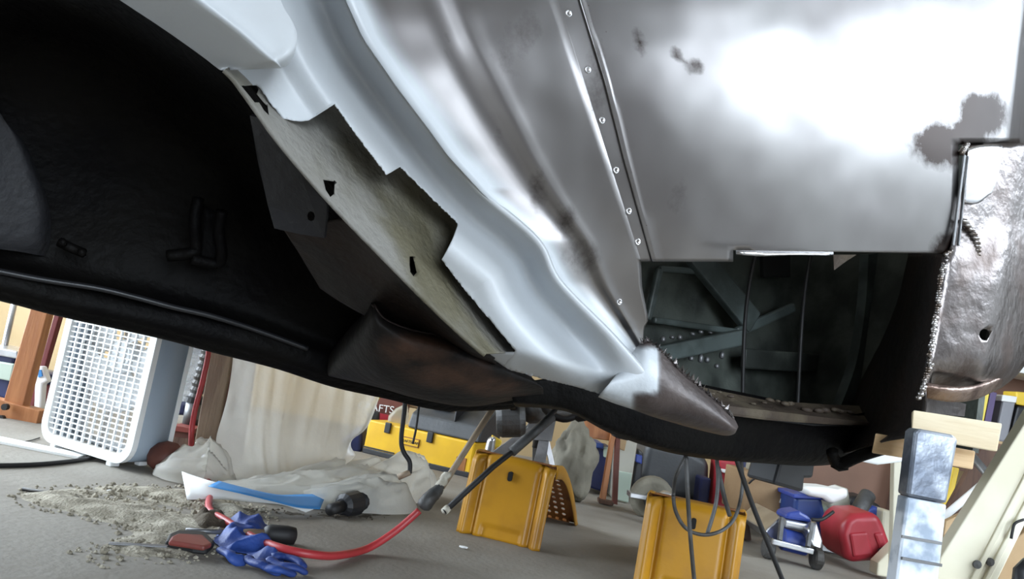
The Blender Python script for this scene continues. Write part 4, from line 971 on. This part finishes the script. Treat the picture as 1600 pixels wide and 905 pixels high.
# ------------------------------------------------------------------ wheel ramps
def sheet_holes(nx, ny, fn, r, keep):
    m = MB()
    for i in range(nx):
        for j in range(ny):
            u0, u1, v0, v1 = i/nx, (i+1)/nx, j/ny, (j+1)/ny
            if not keep(i, j): m.add(([fn(u0,v0), fn(u1,v0), fn(u1,v1), fn(u0,v1)], [(0,1,2,3)])); continue
            cu, cv = (u0+u1)/2, (v0+v1)/2; n = 16; out = []; inn = []
            for k in range(n):
                a = 2*math.pi*k/n; c, s = math.cos(a), math.sin(a); q = max(abs(c), abs(s))
                out.append(fn(cu+c/q*(u1-u0)/2, cv+s/q*(v1-v0)/2)); inn.append(fn(cu+c*r*(u1-u0)/2, cv+s*r*(v1-v0)/2))
            m.add((out+inn, [(k, (k+1) % n, (k+1) % n+n, k+n) for k in range(n)]))
    return m
ra = F(713,830); rb = F(843,862); rw = (rb-ra).length; e = (rb-ra).normalized(); rrz = math.atan2(e.y, e.x)
ramp = thing('wheel_ramp', 'yellow steel wheel ramp left of the middle, in front of the jack stand', 'ramp', ra, rrz, group='yellow wheel ramps under the car', world=False)
RH = .212
def face(u, z):                          # front plate with folded side columns
    x = u*rw; k = z/RH
    yv = .0
    for c, w, d in ((.07, .035, -.012), (.16, .03, .012), (.84, .03, .012), (.93, .035, -.012)): yv += d*math.exp(-((u-c)/w)**2)
    if .26 < u < .76 and k < .16: yv += .008*smooth((.16-k)/.03)*smooth((u-.26)/.03)*smooth((.76-u)/.03)
    yv += .030*k
    if k > .9: yv += .02*((k-.9)/.1)**2
    top = .012*math.sin(math.pi*u)
    return Vector((x + (0*k), yv, z+(top if k > .95 else top*k)))
rws = [[face(j/60, RH*i/30) for j in range(61)] for i in range(31)]
fp = MB().add(grid(rws)).build('front_plate', 'yellow_paint', ramp, smooth=True, solid=.003)
MB().add(prism([(rw*.5+q[0], .012, RH*.82+q[1]) for q in rrect(-.006, .006, -.013, .013, .0055, 4)], (0, .012, 0))).build('slot', 'grille_hole', fp)
TL = .50
def tread(u, v):
    yb = .05+TL*v; z = RH+.010-.035*v - .19*max(0, v-.15)**1.55*1.28
    return Vector((.006+u*(rw-.012), yb, max(z, .004)))
sheet_holes(9, 17, tread, .52, lambda i, j: 0 < i < 8 and j > 3).build('perforated_tread', 'yellow_tread', ramp, solid=.003)
for s in (0, 1):
    x = .004 if s == 0 else rw-.004; sg = -1 if s == 0 else 1
    rws = []
    for k in range(25):
        p = tread(0, k/24); w = .034
        rws.append([Vector((x-sg*.012, p.y, p.z)), Vector((x, p.y, p.z+.003)), Vector((x+sg*.004, p.y, p.z-.004)), Vector((x+sg*.004, p.y, max(.001, p.z-w)))])
    MB().add(grid(rws)).build('side_rail', 'yellow_paint', ramp, smooth=True, solid=.003)
MB().add(box(.03, rw-.03, .045+TL, .055+TL, 0, .012)).build('foot_bar', 'yellow_tread', ramp)
c = F(988,916); dup(ramp, c, rrz+math.radians(2), 'yellow steel wheel ramp in the foreground under the dangling brake cables')

# ------------------------------------------------------------------ jack stand under the axle
y = 2.92
t = thing('jack_stand', 'gray steel jack stand holding the axle behind the left ramp', 'jack stand', Vector((Y(820,740,y).x, y+.1, 0)))
def z0(px, py, yy):
    p = Y(px, py, yy); return p
tp = Y(842,650,y); bl = Vector((Y(766,730,y).x, y, 0)); brt = Vector((Y(850,735,y).x, y, 0))
m = MB()
fpts = [(832,640),(868,646),(854,690),(858,738),(838,736),(836,700),(800,695),(778,728),(748,724),(790,690),(815,672)]
MB().add(slab([(830,635),(872,640),(862,690),(800,686),(824,668)], y, .012)).build('head_plate', 'gray_metal', t, bevel=.002)
MB().add(slab([(800,684),(822,688),(776,728),(748,722)], y, .012)).build('leg', 'gray_metal', t, bevel=.002)
MB().add(slab([(842,688),(858,690),(850,737),(832,733)], y, .012)).build('leg', 'gray_metal', t, bevel=.002)
MB().add(slab([(746,718),(852,731),(850,742),(744,728)], y-.004, .02)).build('foot_rail', 'gray_metal', t, bevel=.002)
MB().add(slab([(847,680),(856,678),(870,740),(862,742)], y+.02, .012)).build('leg', 'silver_metal', t, bevel=.002)
b0 = Vector((Y(800,725,y).x, y, 0))
for x in (-.11, .10):
    p = Vector((b0.x+x, y+.004, .16)); MB().add(bar(p, Vector((p.x+x*.15, y+.01, 0)), .03, .012)).build('leg', 'gray_metal', t, bevel=.002)
    MB().add(bar(Vector((tp.x, y+.05, tp.z-.02)), Vector((p.x+x*.2, y+.22, 0)), .03, .012)).build('leg', 'gray_metal', t, bevel=.002)
MB().add(tube([Y(848,640,y+.03), Y(838,700,y+.03)], .016, 12)).build('ratchet_column', 'axle_gray', t, smooth=True)
MB().add(slab([(838,632),(880,636),(872,648),(844,646)], y, .06)).build('saddle', 'axle_gray', t, bevel=.004)
# stuff right behind it
_c = Y(898,708,3.22); _c.z = .15
o = MB().add(ico(_c, 1, 4, (.085, .07, .155), 6, .35, 2.6)).build('canvas_sack', 'canvas', smooth=True); tag(o, 'grayish canvas sack standing behind the jack stand', 'sack')
t = thing('spray_can', 'silver can standing just left of the jack stand', 'can', Y(765,725,3.2))
MB().add(slabf([(762,684),(776,682),(768,738),(748,734)], 3.2, .06, (2,3))).build('can_body', 'silver_metal', t, bevel=.02); MB().add(slab([(768,680),(785,690),(780,700),(768,698)], 3.22, .04)).build('can_label', 'yellow_tape', t, bevel=.005)
# ------------------------------------------------------------------ sawhorse with bins behind
y = 3.3
t = thing('sawhorse', 'orange-brown wooden sawhorse standing behind the ramps', 'sawhorse', F(950,795))
MB().add(slab([(880,643),(958,662),(968,672),(960,690),(915,684),(900,660)], y+.05, .05)).build('top_rail', 'orange_wood', t, bevel=.004)
MB().add(slab([(905,652),(965,668),(970,688),(906,678)], y+.09, .03)).build('apron', 'brown_panel', t, bevel=.004)
MB().add(slab([(903,672),(912,672),(896,745),(887,742)], y, .03)).build('leg', 'orange_wood', t, bevel=.003)
MB().add(slab([(956,672),(963,674),(946,786),(937,784)], y, .03)).build('leg', 'orange_wood', t, bevel=.003)
MB().add(slab([(962,676),(970,676),(965,790),(957,788)], y+.06, .03)).build('leg', 'redbrown_wood', t, bevel=.003)
MB().add(slab([(936,780),(960,786),(958,791),(936,787)], y-.03, .06)).build('foot_block', 'brown_wood', t, bevel=.003)
t = thing('storage_bin', 'dark blue plastic bin behind the sawhorse legs', 'bin', Y(930,780,3.55))
MB().add(slab([(916,692),(958,700),(950,772),(908,758)], 3.55, .2)).build('bin_body', 'navy_plastic', t, bevel=.01); MB().add(slab([(914,688),(944,694),(943,702),(912,697)], 3.53, .22)).build('bin_lid', 'blue_plastic', t, bevel=.005)
MB().add(slab([(943,698),(957,700),(955,718),(943,714)], 3.54, .01)).build('bin_label', 'pale_green', t, bevel=.004)
t = thing('clear_tote', 'tall clear plastic tote standing right of the sawhorse', 'tote', Y(975,785,3.45))
MB().add(slab([(966,672),(998,682),(982,788),(958,782)], 3.45, .2)).build('tote_body', 'milky_jug', t, bevel=.01)
MB().add(slab([(962,735),(988,740),(982,786),(958,780)], 3.44, .01)).build('gray_contents', 'pale_green', t, bevel=.004)
MB().add(slab([(970,682),(980,685),(976,705),(968,702)], 3.44, .012)).build('gold_label', 'tan_board', t, bevel=.003)
o = MB().add(slab([(996,700),(1006,708),(1000,785),(984,780)], 3.6, .1)).build('black_case', 'black_plastic', bevel=.01); tag(o, 'narrow black case standing beside the clear tote', 'case')
o = MB().add(slab([(994,710),(1004,712),(1003,726),(993,722)], 3.58, .03)).build('blue_rag', 'blue_paint', bevel=.005); tag(o, 'small blue rag on top of the narrow black case', 'rag')
# circular saw
t = thing('circular_saw', 'grayish circular saw on the floor behind the front ramp', 'saw', F(1005,800))
M = Matrix.Translation(Y(1018,778,3.15)) @ Matrix.Rotation(math.radians(-80), 4, 'X')
MB().add(lathe([(.001,-.03),(.07,-.03),(.085,-.015),(.085,.015),(.07,.03),(.001,.03)], 28, M)).build('blade_guard', 'canvas', t, bevel=.004)
MB().add(lathe([(.001,-.05),(.032,-.05),(.036,-.03),(.001,-.03)], 20, M)).build('motor_cap', 'axle_gray', t)
MB().add(slab([(985,770),(1020,776),(1022,784),(984,778)], 3.1, .08)).build('shoe_plate', 'silver_metal', t, bevel=.003)
MB().add(tube(cm([Y(1000,768,3.15), Y(1008,752,3.15), Y(1030,756,3.15), Y(1046,776,3.15)], 5), .012, 10)).build('handle', 'pale_green', t, smooth=True)
o = MB().add(slabf([(1028,778),(1036,768),(1050,770),(1058,782),(1056,800),(1024,796)], 2.95, .05, (4,5))).build('chrome_part', 'silver_metal', bevel=.015); tag(o, 'shiny rounded metal piece behind the top of the front ramp', 'metal piece')
# clutter deep behind: tarps, bins, chairs
o = MB().add(slab([(1010,690),(1080,702),(1110,720),(1108,790),(1040,775),(1000,752)], 3.75, .3)).build('gray_tarp', 'dark_gray_plastic', bevel=.04); tag(o, 'dark gray tarp bundle behind the circular saw', 'tarp')
o = MB().add(slabf([(1020,748),(1042,755),(1052,768),(1048,782),(1018,777)], 3.5, .1, (3,4))).build('blue_rag', 'blue_paint', bevel=.015); tag(o, 'blue rag on the dark tarp behind the saw', 'rag')
o = MB().add(slabf([(1095,745),(1112,748),(1108,785),(1092,780)], 3.6, .1, (2,3))).build('navy_can', 'navy_plastic', bevel=.01); tag(o, 'navy can beside the dark tarp behind the front ramp', 'can')
o = MB().add(slabf([(1020,680),(1100,695),(1090,770),(1010,760)], 4.2, .1, (2,3))).build('dark_red_case', 'dark_red', bevel=.01); tag(o, 'dark red case behind the gray tarp bundle', 'case')
t = thing('red_cooler', 'red container with a white lid edge behind the dangling cables', 'container', Y(1135,740,3.7))
MB().add(slabf([(1124,719),(1152,722),(1146,790),(1118,785)], 3.7, .15, (2,3))).build('container_body', 'red_plastic', t, bevel=.01); MB().add(slab([(1128,733),(1150,737),(1150,742),(1130,739)], 3.68, .18)).build('lid_edge', 'white_plastic', t, bevel=.004)
o = MB().add(slabf([(1158,718),(1172,720),(1160,790),(1149,788)], 3.72, .1, (2,3))).build('purple_bottle', 'navy_plastic', bevel=.01); tag(o, 'small purple-blue bottle beside the red container', 'bottle')
o = MB().add(slab([(1178,720),(1210,723),(1206,743),(1175,738)], 3.3, .1)).build('gray_carton', 'canvas', bevel=.01); tag(o, 'pale gray carton on top of the cardboard box', 'carton')
o = MB().add(slab([(1212,722),(1226,724),(1222,746),(1208,743)], 3.3, .1)).build('white_roll', 'white_card', bevel=.02); tag(o, 'white roll beside the pale carton on the cardboard box', 'roll')
t = thing('cardboard_box', 'brown cardboard box on the floor behind the hanging black rod', 'box', F(1195,830))
MB().add(slab([(1168,738),(1238,752),(1236,826),(1160,806)], 3.2, .3)).build('box_body', 'cardboard', t, bevel=.006)
for a, b in (((1226,768),(1219,786)), ((1236,772),(1229,790))): MB().add(bar(Y(*a, 3.195), Y(*b, 3.195), .008, .004)).build('white_mark', 'white_card', t)
MB().add(tube(cm([Y(1170,756,3.18), Y(1180,748,3.17), Y(1200,748,3.17), Y(1220,754,3.17)], 4), .004, 6)).build('tie_cord', 'black_rubber', t, smooth=True)
o = MB().add(slab([(1150,805),(1170,808),(1175,846),(1155,842)], 3.0, .1)).build('dark_brown_block', 'brown_wood', bevel=.006); tag(o, 'dark brown block standing before the cardboard box', 'block')

# ------------------------------------------------------------------ floor jack
t = thing('floor_jack', 'silver and blue rolling floor jack on the concrete', 'floor jack', F(1235,870))
def FJ(px, py, yy): return Y(px, py, yy)
MB().add(prism([Y(1196,830,2.72), Y(1222,805,2.78), Y(1226,838,2.78), Y(1212,850,2.74)], (0,.28,0))).build('side_frame', 'silver_metal', t, bevel=.006)
MB().add(prism([Y(1262,826,2.66), Y(1276,815,2.70), Y(1286,846,2.66), Y(1284,858,2.64), Y(1268,852,2.64)], (0,.28,0))).build('side_frame', 'silver_metal', t, bevel=.006)
MB().add(bar(Y(1206,846,2.66), Y(1270,862,2.66), .018, .02)).build('front_axle', 'silver_metal', t, bevel=.003)
MB().add(tube([Y(1222,842,2.72), Y(1260,852,2.72)], .036, 18)).build('blue_cylinder', 'blue_paint', t, smooth=True, bevel=.003)
MB().add(slab([(1226,812),(1266,820),(1262,832),(1224,824)], 2.70, .06)).build('lift_arm', 'silver_metal', t, bevel=.008)
MB().add(slab([(1230,802),(1250,799),(1266,808),(1270,818),(1226,811)], 2.72, .10)).build('lift_cover', 'blue_paint', t, bevel=.01)
MB().add(bar(Y(1222,810,2.70), Y(1218,845,2.66), .012, .015)).build('front_strut', 'axle_gray', t); MB().add(bar(Y(1268,818,2.68), Y(1262,855,2.64), .012, .015)).build('front_strut', 'axle_gray', t)
def wheel(px, py, yy, r):
    p = Y(px, py, yy); p.z = r
    MB().add(lathe([(.001,-.016),(r*.8,-.016),(r,-.010),(r,.010),(r*.8,.016),(.001,.016)], 20, Matrix.Translation(p) @ Matrix.Rotation(math.radians(90), 4, 'Y'))).build('wheel', 'axle_gray', t)
wheel(1200,860,2.72,.035); wheel(1276,874,2.68,.035)
MB().add(tube(cm([Y(1268,812,2.7), Y(1284,812,2.7), Y(1302,800,2.72)], 4), .006, 8)).build('release_lever', 'black_rubber', t, smooth=True)
# containers behind the floor jack
t = thing('blue_bucket', 'blue bucket standing behind the floor jack', 'bucket', F(1275,850))
MB().add(slab([(1242,775),(1285,776),(1298,848),(1282,842),(1262,820),(1240,812)], 3.05, .2)).build('bucket_body', 'blue_plastic', t, bevel=.02); MB().add(slab([(1240,772),(1288,775),(1288,781),(1240,779)], 3.03, .24)).build('bucket_rim', 'blue_paint', t, bevel=.004)
t = thing('milky_jug', 'translucent white plastic jug between the blue bucket and red can', 'jug', F(1310,855))
MB().add(slab([(1284,790),(1330,798),(1320,850),(1294,846)], 3.15, .16)).build('jug_body', 'pale_green', t, bevel=.03); MB().add(slab([(1300,772),(1326,762),(1330,790),(1338,800),(1296,796)], 3.14, .12)).build('jug_shoulder', 'milky_jug', t, bevel=.02)
o = MB().add(slab([(1256,760),(1292,762),(1312,766),(1326,762),(1328,778),(1300,790),(1288,780),(1262,776)], 3.0, .12)).build('white_cloth', 'white_card', bevel=.02); tag(o, 'white cloth draped over the top of the blue bucket', 'cloth')
o = MB().add(tube([Y(1356,774,3.1), Y(1340,800,3.05), Vector((Y(1325,850,3.02).x, 3.02, .012))], .03, 14)).build('gray_pipe', 'axle_gray', smooth=True); tag(o, 'short gray pipe leaning behind the red fuel can', 'pipe')
o = MB().add(slabf([(1326,776),(1352,776),(1384,794),(1380,846),(1330,846)], 3.45, .15, (3,4))).build('black_bag', 'black_plastic', bevel=.03); tag(o, 'black bag behind the red fuel can', 'bag')
o = MB().add(slabf([(1352,796),(1366,790),(1378,796),(1370,846),(1344,846)], 3.25, .1, (3,4))).build('violet_cap', 'blue_paint', bevel=.015); tag(o, 'violet-blue cloth lump above the red fuel can', 'cloth')
o = MB().add(slabf([(1380,796),(1402,802),(1396,866),(1374,862)], 3.2, .1, (2,3))).build('pale_tub', 'cream_paint', bevel=.01); tag(o, 'pale tub standing between the red can and cream lath', 'tub')
o = MB().add(prism([F(*p) for p in [(1286,852),(1316,858),(1310,868),(1282,862)]], (0,0,.03))).build('silver_tray', 'silver_metal', bevel=.006); tag(o, 'small silver tray on the floor left of the red can', 'tray')
# red fuel can
t = thing('fuel_can', 'red plastic fuel can tipped on the floor near the right', 'fuel can', F(1350,882))
yy = 2.78
MB().add(slab([(1322,810),(1336,803),(1374,802),(1384,822),(1397,858),(1386,868),(1372,878),(1330,882),(1318,868),(1313,834)], yy, .20)).build('can_body', 'red_plastic', t, bevel=.03)
MB().add(slab([(1328,834),(1356,832),(1366,868),(1334,872)], yy-.008, .03)).build('embossed_panel', 'red_plastic', t, bevel=.008)
MB().add(slab([(1366,834),(1380,832),(1390,858),(1376,862)], yy-.008, .03)).build('embossed_panel', 'red_plastic', t, bevel=.008)
MB().add(tube([Y(1376,868,yy-.01), Y(1390,862,yy-.02)], .022, 14)).build('spout_cap', 'black_plastic', t)
o = MB().add(slab([(1372,880),(1402,850),(1400,905),(1370,900)], 2.7, .06)).build('tan_carton', 'cream_paint', bevel=.006); tag(o, 'cream carton on the floor right of the red fuel can', 'carton')
# brown panel and cream lath
o = MB().add(slab([(1240,690),(1415,700),(1405,900),(1240,815)], 3.75, .03)).build('plywood_panel', 'brown_panel', bevel=.003); tag(o, 'brown plywood panel leaning upright behind the red fuel can', 'panel')
o = MB().add(slab([(1398,690),(1410,690),(1402,925),(1393,925)], 1.9, .02)).build('cream_lath', 'cream_paint', bevel=.002); tag(o, 'narrow cream lath standing left of the painted post', 'lath')
o = MB().add(slab([(1338,720),(1366,704),(1412,712),(1412,722),(1372,727)], 1.7, .02)).build('white_foam_scrap', 'white_card', bevel=.004); tag(o, 'white scrap hanging under the left timber block', 'scrap')
# ------------------------------------------------------------------ post and timber blocks carrying the tail
PY = 1.16
t = thing('support_post', 'paint-spattered metal post carrying the timber at the tail of the car', 'post', Vector((Y(1440,905,PY).x, PY+.03, 0)))
f_ = lambda x, yv: Y(x, yv, PY)
tl_, tr_ = f_(1433,672), f_(1497,684); 
sc = 1
def postbox(pts, dy, th): return prism([f_(*p)+Vector((0, dy, 0)) for p in pts], (0, th, 0))
MB().add(postbox([(1436,670),(1492,680),(1498,688),(1480,788),(1418,776),(1430,676)], 0, .032)).build('post_head', 'worn_aluminium', t, bevel=.006)
p1 = f_(1418,777); p2 = f_(1480,789); q1 = Vector((p1.x-.004, PY, 0)); q2 = Vector((p2.x+.002, PY, 0))
MB().add(prism([p1, p2, q2, q1], (0, .030, 0))).build('post_shaft', 'painted_aluminium', t, bevel=.003)
for k, py in enumerate((838, 872)):
    a, b = f_(1408,py), f_(1470,py+11); MB().add(bar(a+Vector((0,-.002,0)), b+Vector((0,-.002,0)), .004, .003)).build('band_seam', 'gray_metal', t)
a = Vector((p1.x-.10, PY-.06, 0)); MB().add(box(p1.x-.09, p2.x+.09, PY-.07, PY+.13, 0, .012)).build('base_plate', 'painted_aluminium', t, bevel=.002)
o = MB().add(prism([Y(*p, 1.20) for p in [(1427,641),(1566,662),(1558,706),(1490,694),(1424,680)]], (.024,.05,0))).build('timber_block', 'raw_pine', bevel=.002); tag(o, 'pale pine block on top of the painted post', 'timber block')
o = MB().add(prism([Y(*p, 1.27) for p in [(1368,677),(1524,705),(1520,734),(1480,727),(1362,708)]], (.024,.05,0))).build('timber_block', 'pale_wood', bevel=.002); tag(o, 'orange-toned timber block lying lower, behind the painted post head', 'timber block')
# ------------------------------------------------------------------ right: cream door board, shelf and clutter
t = thing('leaning_board', 'long cream painted board with moulded edge leaning at the right', 'board', F(1500,1000))
yy = 1.75
MB().add(slab([(1640,600),(1700,620),(1560,905),(1520,990),(1440,980),(1470,872)], yy, .035)).build('board', 'cream_paint', t, bevel=.003)
MB().add(slab([(1655,640),(1662,643),(1530,900),(1500,960),(1493,956),(1522,896)], yy-.006, .012)).build('moulding', 'cream_paint', t, bevel=.002)
MB().add(slab([(1668,660),(1674,664),(1548,905),(1520,962),(1514,958),(1541,900)], yy-.006, .012)).build('moulding', 'cream_paint', t, bevel=.002)
for q in ((1526,882),(1546,878)): MB().add(lathe([(.001,0),(.009,0),(.009,.004),(.001,.005)], 12, Matrix.Translation(Y(q[0], q[1], yy-.002)) @ Matrix.Rotation(math.radians(90), 4, 'X'))).build('bolt_hole', 'axle_gray', t)
MB().add(tube(cm([Y(1600,812,yy-.02), Y(1586,818,yy-.02), Y(1582,830,yy-.02), Y(1580,842,yy-.02)], 4), .003, 8)).build('wire_hook', 'black_rubber', t, smooth=True)
o = MB().add(slab([(1578,850),(1640,800),(1640,940),(1545,940)], 1.9, .02)).build('tan_board', 'tan_board', bevel=.003); tag(o, 'tan hardboard sheet behind the lower end of the cream board', 'board')
o = MB().add(slab([(1596,892),(1612,876),(1660,866),(1660,940),(1590,940)], 1.6, .04)).build('dark_bag', 'black_plastic', bevel=.03); tag(o, 'dark bag in the bottom right corner', 'bag')
sy = 3.6
t = thing('wall_shelf', 'brown shelf unit with a white upper board at the far right', 'shelf', Vector((Y(1560,700,sy).x, sy+.15, 0)))
MB().add(slab([(1440,560),(1800,620),(1780,790),(1420,720)], sy+.3, .02)).build('back_board', 'brown_panel', t)
MB().add(slab([(1560,556),(1800,600),(1800,620),(1558,576)], sy-.02, .3)).build('upper_shelf', 'white_card', t, bevel=.004)
MB().add(slab([(1440,668),(1780,728),(1778,742),(1438,682)], sy-.02, .3)).build('lower_shelf', 'tan_board', t, bevel=.004)
MB().add(slab([(1440,668),(1452,670),(1400,900),(1388,898)], sy, .3)).build('side_board', 'brown_wood', t)
MB().add(slab([(1780,728),(1800,728),(1740,980),(1720,980)], sy, .3)).build('side_board', 'brown_wood', t)
bk = [(1503,609,12,'book_red','dark red book at the left of the row on the shelf'),(1514,610,10,'book_gray','gray book second in the row on the shelf'),(1523,608,12,'book_white','white book left of the yellow book on the shelf'),(1534,608,13,'book_yellow','yellow book in the middle of the shelf row'),(1548,612,10,'book_violet','dark violet book right of the yellow book')]
for px, py, w, m_, lab in bk:
    o = MB().add(slab([(px,py),(px+w,py+2),(px+w-14,py+2+70),(px-14,py+70)], sy+.02, .12)).build('book', m_, bevel=.002); tag(o, lab, 'book', 'books on the far right shelf')
t = thing('yellow_jar', 'dark jar with a yellow cap on the shelf right of the books', 'jar', Y(1590,700,sy+.03))
MB().add(slab([(1568,625),(1588,628),(1574,692),(1554,689)], sy+.03, .09)).build('jar_body', 'book_gray', t, bevel=.01); MB().add(slab([(1567,617),(1590,620),(1588,630),(1565,627)], sy+.025, .1)).build('cap', 'white_card', t, bevel=.004)
t = thing('dark_bottle', 'black bottle with yellow top at the right edge of the shelf', 'bottle', Y(1600,700,sy+.03))
MB().add(slab([(1590,634),(1616,638),(1600,700),(1574,696)], sy+.04, .09)).build('bottle_body', 'black_plastic', t, bevel=.01); MB().add(slab([(1588,612),(1612,614),(1610,636),(1588,632)], sy+.035, .1)).build('cap', 'yellow_tape', t, bevel=.006)
# planks leaning below the shelf
for k, (pts, m_, lab, yy) in enumerate([
    ([(1540,690),(1600,700),(1450,900),(1425,890)], 'brown_wood', 'dark brown plank leaning above the white diagonal pole', 2.9),
    ([(1600,690),(1640,700),(1490,900),(1462,890)], 'brown_panel', 'reddish brown plank leaning just behind the cream board', 2.7)]):
    o = MB().add(slabf(pts, yy, .03, (2,3))).build('plank', m_, bevel=.003); tag(o, lab, 'plank', 'planks leaning at the right')
o = MB().add(tube([Y(1545,748,2.6), Y(1470,812,2.6)], .012, 10)).build('white_pole', 'white_plastic', smooth=True); tag(o, 'thin white pole slanting behind the painted post', 'pole')
o = MB().add(tube([Y(1512,705,2.62), Y(1560,762,2.55), Vector((Y(1600,810,2.5).x, 2.5, .014))], .014, 10)).build('gray_pipe', 'gray_metal', smooth=True); tag(o, 'short gray pipe under the timber, beside the cream board', 'pipe')
o = MB().add(slabf([(1490,730),(1500,732),(1462,900),(1450,898)], 3.1, .03, (2,3))).build('yellow_pole', 'yellow_tape', bevel=.005); tag(o, 'yellow pole end showing just right of the painted post', 'pole')
o = MB().add(slab([(1478,815),(1530,790),(1500,860),(1472,905),(1465,900)], 2.4, .02)).build('cardboard_sheet', 'tan_board', bevel=.002); tag(o, 'tan cardboard sheet between the painted post and cream board', 'cardboard')
